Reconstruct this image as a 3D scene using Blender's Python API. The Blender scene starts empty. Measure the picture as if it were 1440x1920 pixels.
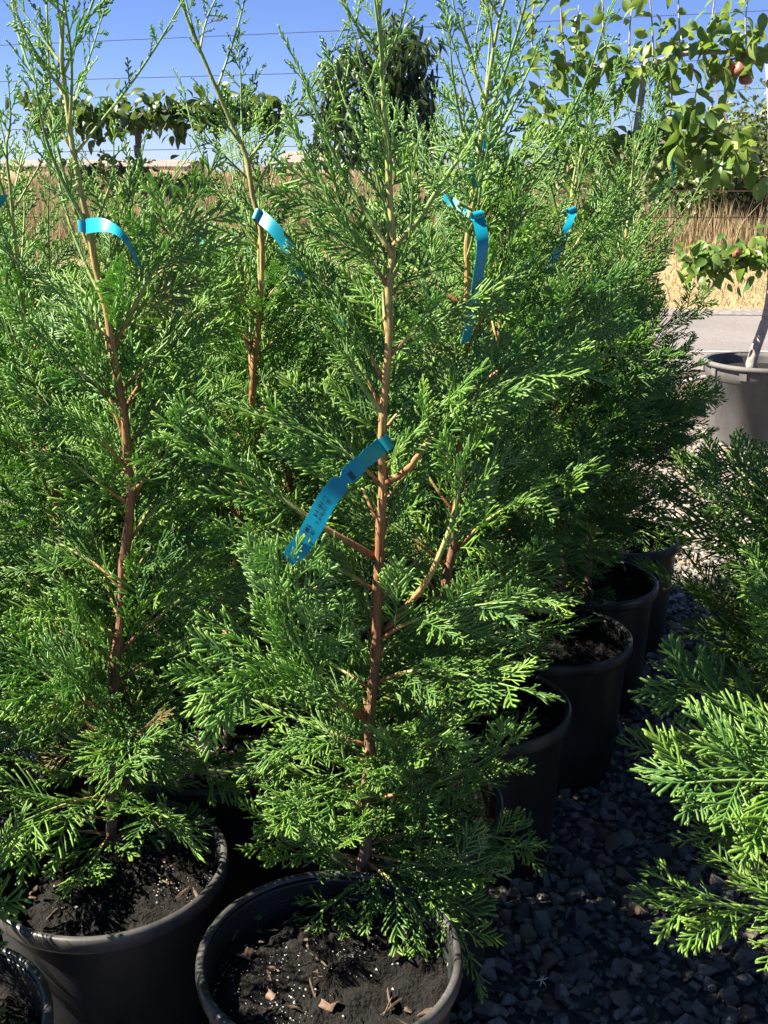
import bpy, bmesh, math, random
import numpy as np
from mathutils import Matrix, Vector

# ------------------------------------------------------------------ camera, sky, sun, exposure
SC = bpy.context.scene
COL = SC.collection
F_PX, TILT, CAM_H = 2000.0, math.radians(17.5), 1.57      # photograph is 1440 x 1920
cam_d = bpy.data.cameras.new('camera')
cam = bpy.data.objects.new('camera', cam_d)
COL.objects.link(cam)
cam.location = (0, 0, CAM_H)
cam.rotation_euler = (math.pi / 2 - TILT, 0, 0)
cam_d.sensor_fit = 'VERTICAL'
cam_d.sensor_height = 36.0
cam_d.lens = 36.0 * F_PX / 1920.0
cam_d.clip_start = 0.02
cam_d.clip_end = 6000
SC.camera = cam
SC.render.resolution_x, SC.render.resolution_y = 768, 1024

SUN_EL, SUN_AZ = math.radians(46), math.radians(-90)       # azimuth from +Y, clockwise: the sun stands to the left
world = bpy.data.worlds.new('World')
SC.world = world
world.use_nodes = True
wn = world.node_tree
wn.nodes.clear()
w_out = wn.nodes.new('ShaderNodeOutputWorld')
w_bg = wn.nodes.new('ShaderNodeBackground')
w_sky = wn.nodes.new('ShaderNodeTexSky')
w_sky.sky_type = 'NISHITA'
w_sky.sun_disc = False
w_sky.sun_elevation = SUN_EL
w_sky.sun_rotation = SUN_AZ
w_sky.altitude = 2500
w_sky.air_density = 1.0
w_sky.dust_density = 0.0
w_sky.ozone_density = 6.0
w_bg.inputs['Strength'].default_value = 0.05
w_hue = wn.nodes.new('ShaderNodeMix'); w_hue.data_type = 'RGBA'; w_hue.blend_type = 'MULTIPLY'
w_hue.inputs[0].default_value = 1.0
w_hue.inputs[7].default_value = (0.59, 0.565, 0.735, 1)
wn.links.new(w_sky.outputs[0], w_hue.inputs[6])
wn.links.new(w_hue.outputs[2], w_bg.inputs['Color'])
wn.links.new(w_bg.outputs[0], w_out.inputs['Surface'])

sun_d = bpy.data.lights.new('sun', 'SUN')
sun_d.energy = 5.0
sun_d.angle = math.radians(0.5)
sun_d.color = (1.0, 0.92, 0.77)
sun = bpy.data.objects.new('sun', sun_d)
COL.objects.link(sun)
sdir = Vector((math.sin(SUN_AZ) * math.cos(SUN_EL), math.cos(SUN_AZ) * math.cos(SUN_EL), math.sin(SUN_EL)))
sun.rotation_euler = (-sdir).to_track_quat('-Z', 'Y').to_euler()

SC.view_settings.view_transform = 'Standard'
SC.view_settings.look = 'None'
SC.view_settings.gamma = 1.0
SC.view_settings.exposure = 2.15
SC.view_settings.use_curve_mapping = False
SC.render.engine = 'CYCLES'
SC.cycles.max_bounces = 10
SC.cycles.diffuse_bounces = 6
SC.cycles.transmission_bounces = 4
SC.cycles.use_denoising = True

# ------------------------------------------------------------------ helpers
FW = np.array([0, math.cos(TILT), -math.sin(TILT)])
UP = np.array([0, math.sin(TILT), math.cos(TILT)])
CAM = np.array([0, 0, CAM_H])


def ray(px, py):
    return FW + np.array([1.0, 0, 0]) * (px - 720) / F_PX + UP * (960 - py) / F_PX


def at(px, py, Y):                      # the point at forward distance Y seen at photo pixel (px, py)
    d = ray(px, py)
    return CAM + d * (Y / d[1])


def on_z(px, py, z):
    d = ray(px, py)
    return CAM + d * ((z - CAM_H) / d[2])


def unit(v):
    return v / (np.linalg.norm(v, axis=-1, keepdims=True) + 1e-12)


def tag(o, label=None, cat=None, group=None, kind=None):
    if label: o['label'] = label
    if cat: o['category'] = cat
    if group: o['group'] = group
    if kind: o['kind'] = kind
    return o


def empty(name, loc=(0, 0, 0), rz=0.0):
    o = bpy.data.objects.new(name, None)
    o.location = loc
    o.rotation_euler = (0, 0, rz)
    o.empty_display_size = 0.1
    COL.objects.link(o)
    return o


def link(name, me, parent=None, mat4=None):
    o = bpy.data.objects.new(name, me)
    COL.objects.link(o)
    if parent is not None:
        o.parent = parent
    if mat4 is not None:
        o.matrix_local = Matrix([list(map(float, r)) for r in mat4])
    return o


class MB:
    """Collects triangles and quads with a material slot and a tint per vertex, then makes one mesh."""

    def __init__(s):
        s.V, s.A, s.Q, s.T, s.QM, s.TM = [], [], [], [], [], []
        s.n = 0

    def add(s, V, quads=None, tris=None, mat=0, tint=None):
        V = np.asarray(V, float).reshape(-1, 3)
        if tint is None:
            tint = np.zeros((len(V), 4))
        tint = np.asarray(tint, float)
        if tint.ndim == 1:
            tint = np.tile(tint, (len(V), 1))
        s.V.append(V); s.A.append(tint)
        if quads is not None and len(quads):
            q = np.asarray(quads, int) + s.n
            s.Q.append(q); s.QM.append(np.full(len(q), mat))
        if tris is not None and len(tris):
            t = np.asarray(tris, int) + s.n
            s.T.append(t); s.TM.append(np.full(len(t), mat))
        s.n += len(V)
        return s

    def data(s):
        V = np.concatenate(s.V); A = np.concatenate(s.A)
        Q = np.concatenate(s.Q) if s.Q else np.zeros((0, 4), int)
        T = np.concatenate(s.T) if s.T else np.zeros((0, 3), int)
        return V, A, Q, T

    def mesh(s, name, mats, smooth=True):
        V, A, Q, T = s.data()
        QM = np.concatenate(s.QM) if s.QM else np.zeros(0, int)
        TM = np.concatenate(s.TM) if s.TM else np.zeros(0, int)
        me = bpy.data.meshes.new(name)
        me.vertices.add(len(V))
        me.vertices.foreach_set('co', V.astype(np.float32).ravel())
        loops = np.concatenate([Q.ravel(), T.ravel()]).astype(np.int32)
        me.loops.add(len(loops))
        me.loops.foreach_set('vertex_index', loops)
        nq, nt = len(Q), len(T)
        starts = np.concatenate([np.arange(nq) * 4, nq * 4 + np.arange(nt) * 3]).astype(np.int32)
        me.polygons.add(nq + nt)
        me.polygons.foreach_set('loop_start', starts)
        me.polygons.foreach_set('material_index', np.concatenate([QM, TM]).astype(np.int32))
        me.update(calc_edges=True)
        me.polygons.foreach_set('use_smooth', np.full(nq + nt, smooth))
        at_ = me.attributes.new('tint', 'FLOAT_COLOR', 'POINT')
        at_.data.foreach_set('color', A.astype(np.float32).ravel())
        for m in (mats if isinstance(mats, (list, tuple)) else [mats]):
            me.materials.append(m)
        me.update()
        return me


def tube(mb, pts, radii, n=8, mat=0, tint=None, cap=True):
    pts = np.asarray(pts, float)
    k = len(pts)
    radii = np.broadcast_to(np.asarray(radii, float), (k,))
    t = np.gradient(pts, axis=0)
    t = unit(t)
    ref = np.array([0.31, 0.87, 0.12])
    side = unit(np.cross(t, ref))
    up = np.cross(side, t)
    a = np.arange(n) * 2 * math.pi / n
    ring = side[:, None, :] * np.cos(a)[None, :, None] + up[:, None, :] * np.sin(a)[None, :, None]
    V = pts[:, None, :] + ring * radii[:, None, None]
    V = V.reshape(-1, 3)
    i, j = np.meshgrid(np.arange(k - 1), np.arange(n), indexing='ij')
    q = np.stack([i * n + j, i * n + (j + 1) % n, (i + 1) * n + (j + 1) % n, (i + 1) * n + j], -1).reshape(-1, 4)
    T = []
    V = np.vstack([V, pts[:1], pts[-1:]])
    if cap:
        b0, b1 = k * n, k * n + 1
        for j in range(n):
            T.append((b0, (j + 1) % n, j))
            T.append((b1, (k - 1) * n + j, (k - 1) * n + (j + 1) % n))
    if tint is not None:
        tint = np.asarray(tint, float)
        if tint.ndim == 2:
            tint = np.vstack([np.repeat(tint, n, axis=0), tint[:1], tint[-1:]])
    mb.add(V, q, T, mat, tint)


def smooth_line(pts, n):
    """Catmull-Rom through the points, resampled to n points of even spacing."""
    P = np.asarray(pts, float)
    P = np.vstack([2 * P[0] - P[1], P, 2 * P[-1] - P[-2]])
    out = []
    for i in range(1, len(P) - 2):
        for u in np.linspace(0, 1, 12, endpoint=False):
            a, b, c, d = P[i - 1], P[i], P[i + 1], P[i + 2]
            out.append(0.5 * (2 * b + (c - a) * u + (2 * a - 5 * b + 4 * c - d) * u * u + (3 * b - a - 3 * c + d) * u ** 3))
    out.append(P[-2])
    out = np.array(out)
    s = np.concatenate([[0], np.cumsum(np.linalg.norm(np.diff(out, axis=0), axis=1))])
    q = np.linspace(0, s[-1], n)
    return np.stack([np.interp(q, s, out[:, c]) for c in range(3)], 1), s[-1]


def lathe(mb, prof, n=64, mat=0, tint=None, center=(0, 0)):
    prof = np.asarray(prof, float)
    k = len(prof)
    a = np.arange(n) * 2 * math.pi / n
    V = np.stack([center[0] + prof[:, None, 0] * np.cos(a), center[1] + prof[:, None, 0] * np.sin(a),
                  np.repeat(prof[:, 1:2], n, 1)], -1).reshape(-1, 3)
    i, j = np.meshgrid(np.arange(k - 1), np.arange(n), indexing='ij')
    q = np.stack([i * n + j, i * n + (j + 1) % n, (i + 1) * n + (j + 1) % n, (i + 1) * n + j], -1).reshape(-1, 4)
    mb.add(V, q, None, mat, tint)


# ------------------------------------------------------------------ materials
def new_mat(name):
    m = bpy.data.materials.new(name)
    m.use_nodes = True
    nt = m.node_tree
    nt.nodes.clear()
    return m, nt, nt.nodes, nt.links


def nd(N, t, **kw):
    n = N.new(t)
    for k, v in kw.items():
        setattr(n, k, v)
    return n


def ramp(N, stops):
    r = N.new('ShaderNodeValToRGB')
    el = r.color_ramp.elements
    while len(el) > 1:
        el.remove(el[-1])
    el[0].position = stops[0][0]; el[0].color = (*stops[0][1], 1)
    for p, c in stops[1:]:
        e = el.new(p); e.color = (*c, 1)
    return r


def mixc(N, L, fac, a, b, mode='MIX'):
    m = N.new('ShaderNodeMix'); m.data_type = 'RGBA'; m.blend_type = mode
    for sock, v in ((m.inputs[0], fac), (m.inputs[6], a), (m.inputs[7], b)):
        if hasattr(v, 'is_output'):
            L.new(v, sock)
        elif isinstance(v, (int, float)):
            sock.default_value = v
        else:
            sock.default_value = (*v, 1)
    return m.outputs[2]


def noise(N, L, scale, detail=4, rough=0.55, coord='Object', vec=None):
    n = N.new('ShaderNodeTexNoise')
    n.inputs['Scale'].default_value = scale
    n.inputs['Detail'].default_value = detail
    n.inputs['Roughness'].default_value = rough
    if vec is None:
        tc = N.new('ShaderNodeTexCoord'); vec = tc.outputs[coord]
    L.new(vec, n.inputs['Vector'])
    return n.outputs['Fac']


def noise_mat(name, stops, scale, rough=0.8, bump=0.0, bscale=None, detail=5, spec=0.3, coord='Object', scale2=None, amt2=0.35, bdist=0.01):
    m, nt, N, L = new_mat(name)
    out = N.new('ShaderNodeOutputMaterial'); p = N.new('ShaderNodeBsdfPrincipled')
    L.new(p.outputs[0], out.inputs[0])
    f = noise(N, L, scale, detail, coord=coord)
    r = ramp(N, stops); L.new(f, r.inputs[0])
    c = r.outputs[0]
    if scale2:
        f2 = noise(N, L, scale2, 3, coord=coord)
        r2 = ramp(N, [(0.35, (1 - amt2,) * 3), (0.65, (1 + amt2,) * 3)]); L.new(f2, r2.inputs[0])
        c = mixc(N, L, 1.0, c, r2.outputs[0], 'MULTIPLY')
    L.new(c, p.inputs['Base Color'])
    p.inputs['Roughness'].default_value = rough
    p.inputs['Specular IOR Level'].default_value = spec
    if bump:
        b = N.new('ShaderNodeBump'); b.inputs['Strength'].default_value = bump; b.inputs['Distance'].default_value = bdist
        L.new(noise(N, L, bscale or scale, 4, coord=coord), b.inputs['Height'])
        L.new(b.outputs[0], p.inputs['Normal'])
    return m


def leaf_mat(name, dark, bright, under, trans=0.3, trans_col=(0.25, 0.5, 0.04), rough=0.42, spec=0.5, scaly=True, tip=(0.32, 0.42, 0.10)):
    """tint.r = age of the spray, tint.g = how far along (metres x 25), tint.b = underside, tint.a = tip."""
    m, nt, N, L = new_mat(name)
    out = N.new('ShaderNodeOutputMaterial')
    p = N.new('ShaderNodeBsdfPrincipled')
    tr = N.new('ShaderNodeBsdfTranslucent')
    mx = N.new('ShaderNodeMixShader')
    at_ = nd(N, 'ShaderNodeAttribute', attribute_name='tint')
    sep = N.new('ShaderNodeSeparateColor'); L.new(at_.outputs['Color'], sep.inputs[0])
    oi = N.new('ShaderNodeObjectInfo')
    add = nd(N, 'ShaderNodeMath', operation='MULTIPLY_ADD')
    L.new(oi.outputs['Random'], add.inputs[0]); add.inputs[1].default_value = 0.5
    L.new(sep.outputs[0], add.inputs[2])
    sub = nd(N, 'ShaderNodeMath', operation='SUBTRACT', use_clamp=True)
    L.new(add.outputs[0], sub.inputs[0]); sub.inputs[1].default_value = 0.25
    c = mixc(N, L, sub.outputs[0], dark, bright)
    c = mixc(N, L, at_.outputs['Alpha'], c, tip)
    gt = nd(N, 'ShaderNodeMath', operation='GREATER_THAN'); L.new(sep.outputs[0], gt.inputs[0]); gt.inputs[1].default_value = 1.5
    c = mixc(N, L, gt.outputs[0], c, (0.22, 0.13, 0.06))
    if scaly:
        w = nd(N, 'ShaderNodeMath', operation='MULTIPLY'); L.new(sep.outputs[1], w.inputs[0]); w.inputs[1].default_value = 2 * math.pi * 16
        s = nd(N, 'ShaderNodeMath', operation='SINE'); L.new(w.outputs[0], s.inputs[0])
        mr = N.new('ShaderNodeMapRange'); mr.inputs[1].default_value = -1; mr.inputs[2].default_value = 1
        mr.inputs[3].default_value = 0.78; mr.inputs[4].default_value = 1.12
        L.new(s.outputs[0], mr.inputs[0])
        cmb = N.new('ShaderNodeCombineColor')
        for k in range(3): L.new(mr.outputs[0], cmb.inputs[k])
        c = mixc(N, L, 1.0, c, cmb.outputs[0], 'MULTIPLY')
    mm = nd(N, 'ShaderNodeMath', operation='MULTIPLY'); L.new(sep.outputs[2], mm.inputs[0]); mm.inputs[1].default_value = 0.8
    c = mixc(N, L, mm.outputs[0], c, under)
    L.new(c, p.inputs['Base Color'])
    p.inputs['Roughness'].default_value = rough
    p.inputs['Specular IOR Level'].default_value = spec
    tr.inputs['Color'].default_value = (*trans_col, 1)
    tc = mixc(N, L, 0.5, c, trans_col)
    L.new(tc, tr.inputs['Color'])
    mx.inputs[0].default_value = trans
    L.new(p.outputs[0], mx.inputs[1]); L.new(tr.outputs[0], mx.inputs[2]); L.new(mx.outputs[0], out.inputs[0])
    return m


def wood_mat():
    """Stringy cedar bark: tint.r goes from brown bark (0) through orange (0.5) to the yellow-green leader (1)."""
    m, nt, N, L = new_mat('cedar_bark')
    out = N.new('ShaderNodeOutputMaterial'); p = N.new('ShaderNodeBsdfPrincipled'); L.new(p.outputs[0], out.inputs[0])
    at_ = nd(N, 'ShaderNodeAttribute', attribute_name='tint')
    sep = N.new('ShaderNodeSeparateColor'); L.new(at_.outputs['Color'], sep.inputs[0])
    r = ramp(N, [(0.0, (0.155, 0.105, 0.075)), (0.25, (0.165, 0.088, 0.052)), (0.48, (0.215, 0.085, 0.032)), (0.68, (0.32, 0.20, 0.07)), (0.85, (0.26, 0.28, 0.09)), (1.0, (0.13, 0.22, 0.05))])
    L.new(sep.outputs[0], r.inputs[0])
    tc = N.new('ShaderNodeTexCoord'); mp = N.new('ShaderNodeMapping'); mp.inputs['Scale'].default_value = (260, 260, 28)
    L.new(tc.outputs['Object'], mp.inputs[0])
    f = noise(N, L, 1.0, 4, vec=mp.outputs[0])
    r2 = ramp(N, [(0.3, (0.55, 0.5, 0.47)), (0.5, (1, 1, 1)), (0.72, (1.45, 1.35, 1.25))]); L.new(f, r2.inputs[0])
    L.new(mixc(N, L, 1.0, r.outputs[0], r2.outputs[0], 'MULTIPLY'), p.inputs['Base Color'])
    b = N.new('ShaderNodeBump'); b.inputs['Strength'].default_value = 0.6; b.inputs['Distance'].default_value = 0.002
    L.new(f, b.inputs['Height']); L.new(b.outputs[0], p.inputs['Normal'])
    p.inputs['Roughness'].default_value = 0.7
    return m


def plain(name, col, rough=0.5, spec=0.5, metallic=0.0):
    m, nt, N, L = new_mat(name)
    out = N.new('ShaderNodeOutputMaterial'); p = N.new('ShaderNodeBsdfPrincipled'); L.new(p.outputs[0], out.inputs[0])
    f = noise(N, L, 40, 3)
    r = ramp(N, [(0.3, tuple(c * 0.85 for c in col)), (0.7, tuple(min(1, c * 1.12) for c in col))]); L.new(f, r.inputs[0])
    L.new(r.outputs[0], p.inputs['Base Color'])
    p.inputs['Roughness'].default_value = rough; p.inputs['Specular IOR Level'].default_value = spec
    p.inputs['Metallic'].default_value = metallic
    return m


def pot_mat(name, lo, hi, rough):
    m, nt, N, L = new_mat(name)
    out = N.new('ShaderNodeOutputMaterial'); p = N.new('ShaderNodeBsdfPrincipled'); L.new(p.outputs[0], out.inputs[0])
    tc = N.new('ShaderNodeTexCoord'); mp = N.new('ShaderNodeMapping'); mp.inputs['Scale'].default_value = (9, 9, 2.5)
    oi = N.new('ShaderNodeObjectInfo'); L.new(oi.outputs['Random'], mp.inputs['Location'])
    L.new(tc.outputs['Object'], mp.inputs[0])
    f = noise(N, L, 1.0, 8, 0.65, vec=mp.outputs[0])
    r = ramp(N, [(0.35, lo), (0.72, hi)]); L.new(f, r.inputs[0])
    g = noise(N, L, 160, 3)
    r2 = ramp(N, [(0.62, (1, 1, 1)), (0.75, (2.2, 2.1, 2.0))]); L.new(g, r2.inputs[0])
    L.new(mixc(N, L, 1.0, r.outputs[0], r2.outputs[0], 'MULTIPLY'), p.inputs['Base Color'])
    r3 = ramp(N, [(0.3, (rough - 0.08,) * 3), (0.7, (rough + 0.15,) * 3)]); L.new(f, r3.inputs[0])
    L.new(r3.outputs[0], p.inputs['Roughness'])
    p.inputs['Specular IOR Level'].default_value = 0.45
    b = N.new('ShaderNodeBump'); b.inputs['Strength'].default_value = 0.15; b.inputs['Distance'].default_value = 0.001
    L.new(g, b.inputs['Height']); L.new(b.outputs[0], p.inputs['Normal'])
    return m


M_LEAF = leaf_mat('cedar_foliage', (0.048, 0.170, 0.055), (0.235, 0.400, 0.040), (0.22, 0.35, 0.16), trans=0.50, trans_col=(0.30, 0.60, 0.04))
M_WOOD = wood_mat()
M_POT = pot_mat('black_nursery_plastic', (0.008, 0.009, 0.0105), (0.022, 0.0225, 0.025), 0.42)
M_RIM = pot_mat('dusty_rim_plastic', (0.018, 0.018, 0.019), (0.085, 0.08, 0.075), 0.38)
M_GREYPOT = pot_mat('weathered_grey_plastic', (0.07, 0.066, 0.066), (0.135, 0.127, 0.123), 0.7)
M_SOIL = noise_mat('potting_soil', [(0.3, (0.002, 0.0018, 0.0016)), (0.55, (0.006, 0.0048, 0.004)), (0.75, (0.022, 0.017, 0.013))], 130, 0.95, 1.0, 160, bdist=0.012)
M_CHIP = noise_mat('bark_chip', [(0.3, (0.035, 0.022, 0.015)), (0.7, (0.15, 0.10, 0.065))], 60, 0.85)
M_PERL = plain('perlite', (0.33, 0.32, 0.30), 0.9)
M_TAG = noise_mat('teal_plastic', [(0.3, (0.0, 0.20, 0.29)), (0.7, (0.004, 0.25, 0.33))], 30, 0.38, spec=0.5)
M_INK = plain('black_ink', (0.012, 0.012, 0.016), 0.6)
M_DRYLEAF = noise_mat('dry_leaf', [(0.3, (0.06, 0.032, 0.022)), (0.7, (0.17, 0.11, 0.08))], 90, 0.8)
M_WEED = leaf_mat('seedling_leaf', (0.05, 0.16, 0.03), (0.10, 0.26, 0.05), (0.10, 0.2, 0.06), scaly=False)


def stone_mat():
    m, nt, N, L = new_mat('crushed_basalt')
    out = N.new('ShaderNodeOutputMaterial'); p = N.new('ShaderNodeBsdfPrincipled'); L.new(p.outputs[0], out.inputs[0])
    at_ = nd(N, 'ShaderNodeAttribute', attribute_name='tint')
    sep = N.new('ShaderNodeSeparateColor'); L.new(at_.outputs['Color'], sep.inputs[0])
    oi = N.new('ShaderNodeObjectInfo')
    ad = nd(N, 'ShaderNodeMath', operation='ADD'); L.new(sep.outputs[0], ad.inputs[0]); L.new(oi.outputs['Random'], ad.inputs[1])
    fr = nd(N, 'ShaderNodeMath', operation='FRACT'); L.new(ad.outputs[0], fr.inputs[0])
    r = ramp(N, [(0.0, (0.11, 0.098, 0.082)), (0.5, (0.19, 0.172, 0.148)), (0.82, (0.27, 0.245, 0.21)), (0.90, (0.29, 0.21, 0.145)), (1.0, (0.15, 0.105, 0.07))])
    L.new(fr.outputs[0], r.inputs[0])
    f = noise(N, L, 120, 5)
    r2 = ramp(N, [(0.3, (0.62, 0.62, 0.63)), (0.7, (1.35, 1.33, 1.3))]); L.new(f, r2.inputs[0])
    L.new(mixc(N, L, 1.0, r.outputs[0], r2.outputs[0], 'MULTIPLY'), p.inputs['Base Color'])
    b = N.new('ShaderNodeBump'); b.inputs['Strength'].default_value = 0.5; b.inputs['Distance'].default_value = 0.003
    L.new(f, b.inputs['Height']); L.new(b.outputs[0], p.inputs['Normal'])
    p.inputs['Roughness'].default_value = 0.8
    return m


M_STONE = stone_mat()

# ------------------------------------------------------------------ setting: terrain, road, verge
GZ = lambda x, y: np.where(y < 13.6, 0.0, np.where(y < 48, (y - 13.6) * 0.052, 34.4 * 0.052 - (y - 48) * 0.02)) \
    + np.where(y > 13.6, np.clip((y - 13.6) / 6, 0, 1) * 0.06 * np.sin(x * 0.9 + y * 0.5) + np.clip((y - 22) / 10, 0, 1) * np.clip((x - 4) / 8, 0, 1) * 0.5, 0)


def terrain():
    ys = np.concatenate([np.linspace(-6, 13, 20), np.linspace(13.6, 60, 90), np.linspace(70, 3000, 20)])
    xs = np.concatenate([np.linspace(-3000, -60, 12), np.linspace(-40, 40, 120), np.linspace(60, 3000, 12)])
    X, Y = np.meshgrid(xs, ys)
    Z = np.maximum(GZ(X, Y), -6.0)
    V = np.stack([X, Y, Z], -1).reshape(-1, 3)
    nx = len(xs)
    i, j = np.meshgrid(np.arange(len(ys) - 1), np.arange(nx - 1), indexing='ij')
    q = np.stack([i * nx + j, i * nx + j + 1, (i + 1) * nx + j + 1, (i + 1) * nx + j], -1).reshape(-1, 4)
    m, nt, N, L = new_mat('nursery_ground')
    out = N.new('ShaderNodeOutputMaterial'); p = N.new('ShaderNodeBsdfPrincipled'); L.new(p.outputs[0], out.inputs[0])
    g = N.new('ShaderNodeNewGeometry'); sx = N.new('ShaderNodeSeparateXYZ'); L.new(g.outputs['Position'], sx.inputs[0])
    f = noise(N, L, 30, 8, 0.7, vec=g.outputs['Position'])
    r = ramp(N, [(0.3, (0.06, 0.058, 0.058)), (0.7, (0.16, 0.152, 0.148))]); L.new(f, r.inputs[0])      # crushed rock
    fm = noise(N, L, 14, 6, 0.7, vec=g.outputs['Position'])
    r1 = ramp(N, [(0.3, (0.05, 0.035, 0.026)), (0.6, (0.12, 0.085, 0.06)), (0.75, (0.2, 0.16, 0.11))]); L.new(fm, r1.inputs[0])   # mulch
    fg = noise(N, L, 3.0, 8, 0.75, vec=g.outputs['Position'])
    r2 = ramp(N, [(0.3, (0.18, 0.13, 0.06)), (0.5, (0.26, 0.20, 0.095)), (0.7, (0.33, 0.26, 0.14))]); L.new(fg, r2.inputs[0])     # dry grass
    a = N.new('ShaderNodeMapRange'); a.inputs[1].default_value = 6.6; a.inputs[2].default_value = 7.0; L.new(sx.outputs[1], a.inputs[0])
    b = N.new('ShaderNodeMapRange'); b.inputs[1].default_value = 13.1; b.inputs[2].default_value = 13.3; L.new(sx.outputs[1], b.inputs[0])
    c = mixc(N, L, a.outputs[0], r.outputs[0], r1.outputs[0])
    c = mixc(N, L, b.outputs[0], c, r2.outputs[0])
    L.new(c, p.inputs['Base Color']); p.inputs['Roughness'].default_value = 0.95
    bu = N.new('ShaderNodeBump'); bu.inputs['Strength'].default_value = 0.8; bu.inputs['Distance'].default_value = 0.03
    L.new(f, bu.inputs['Height']); L.new(bu.outputs[0], p.inputs['Normal'])
    mb = MB(); mb.add(V, q)
    return tag(link('ground', mb.mesh('ground', m)), 'dark gravel nursery ground and dry grassy slope beyond the road', 'ground', kind='structure')


GROUND = terrain()


def sheet(name, x0, x1, y0, y1, z, mat, wob=0.0, n=80):
    xs = np.linspace(x0, x1, n)
    rs = np.random.RandomState(7)
    V = np.vstack([np.stack([xs, y0 + rs.uniform(-wob, wob, n), np.full(n, z)], 1), np.stack([xs, y1 + rs.uniform(-wob, wob, n), np.full(n, z)], 1)])
    q = [(i, i + 1, n + i + 1, n + i) for i in range(n - 1)]
    return link(name, MB().add(V, q).mesh(name, mat))


M_ASPH = noise_mat('weathered_asphalt', [(0.3, (0.12, 0.105, 0.103)), (0.5, (0.15, 0.135, 0.13)), (0.7, (0.185, 0.165, 0.16))], 45, 0.9, 0.35, 90, scale2=0.5, amt2=0.12)
road = sheet('road', -60, 60, 8.9, 13.15, 0.012, M_ASPH, 0.05)
tag(road, 'worn grey asphalt lane crossing behind the nursery rows', 'road', kind='structure')
ln = sheet('road_marking', 2.7, 9.0, 9.86, 9.90, 0.017, noise_mat('worn_paint', [(0.40, (0.2, 0.185, 0.18)), (0.55, (0.6, 0.57, 0.54))], 9, 0.8), 0.004, 60)
ln.parent = road
sh = sheet('road_shoulder', -60, 60, 12.55, 13.25, 0.020, noise_mat('shoulder_gravel', [(0.3, (0.10, 0.088, 0.083)), (0.55, (0.17, 0.15, 0.14)), (0.7, (0.30, 0.26, 0.22))], 16, 0.95, 0.8, 30), 0.16)
tag(sh, 'crumbly pale gravel edge on the far side of the road', 'shoulder', kind='structure')

# ------------------------------------------------------------------ foliage: rods -> sprays -> branches
RT = np.array([0.0, 0.45, 0.85])
RW = np.array([0.72, 1.0, 0.86])
_q = []
for r in range(2):
    for k in range(4):
        _q.append((r * 4 + k, r * 4 + (k + 1) % 4, (r + 1) * 4 + (k + 1) % 4, (r + 1) * 4 + k))
ROD_Q = np.array(_q)
ROD_T = np.array([(8 + k, 8 + (k + 1) % 4, 12) for k in range(4)])


class Rods:
    def __init__(s):
        s.r = []

    def add(s, p0, p1, p2, n, w, th, age, tip=1.0):
        s.r.append((*p0, *p1, *p2, *n, w, th, age, tip))

    def build(s):
        R = np.array(s.r)
        p0, p1, p2, n = R[:, 0:3], R[:, 3:6], R[:, 6:9], R[:, 9:12]
        w, th, age, tip = R[:, 12], R[:, 13], R[:, 14], R[:, 15]
        k = len(R)
        ln = np.linalg.norm(p2 - p0, axis=1)
        V = np.zeros((k, 13, 3)); A = np.zeros((k, 13, 4))
        for i, t in enumerate(RT):
            c = p0 * (1 - t) ** 2 + 2 * p1 * t * (1 - t) + p2 * t * t
            d = unit(2 * (1 - t) * (p1 - p0) + 2 * t * (p2 - p1))
            sd = unit(np.cross(n, d)); nn = np.cross(d, sd)
            for j, (a, b) in enumerate(((1, 0), (0, 1), (-1, 0), (0, -1))):
                V[:, i * 4 + j] = c + sd * (a * w * RW[i])[:, None] + nn * (b * th * RW[i])[:, None]
                A[:, i * 4 + j, 1] = t * ln * 25
                A[:, i * 4 + j, 2] = (0.35, 0.0, 0.35, 1.0)[j]
                A[:, i * 4 + j, 3] = (0.0, 0.08, 0.45)[i] * tip
        V[:, 12] = p2; A[:, 12, 1] = ln * 25; A[:, 12, 2] = 0.3; A[:, 12, 3] = 0.9 * tip
        A[:, :, 0] = age[:, None]
        off = (np.arange(k) * 13)[:, None, None]
        return V.reshape(-1, 3), A.reshape(-1, 4), (ROD_Q[None] + off).reshape(-1, 4), (ROD_T[None] + off).reshape(-1, 3)


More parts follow.
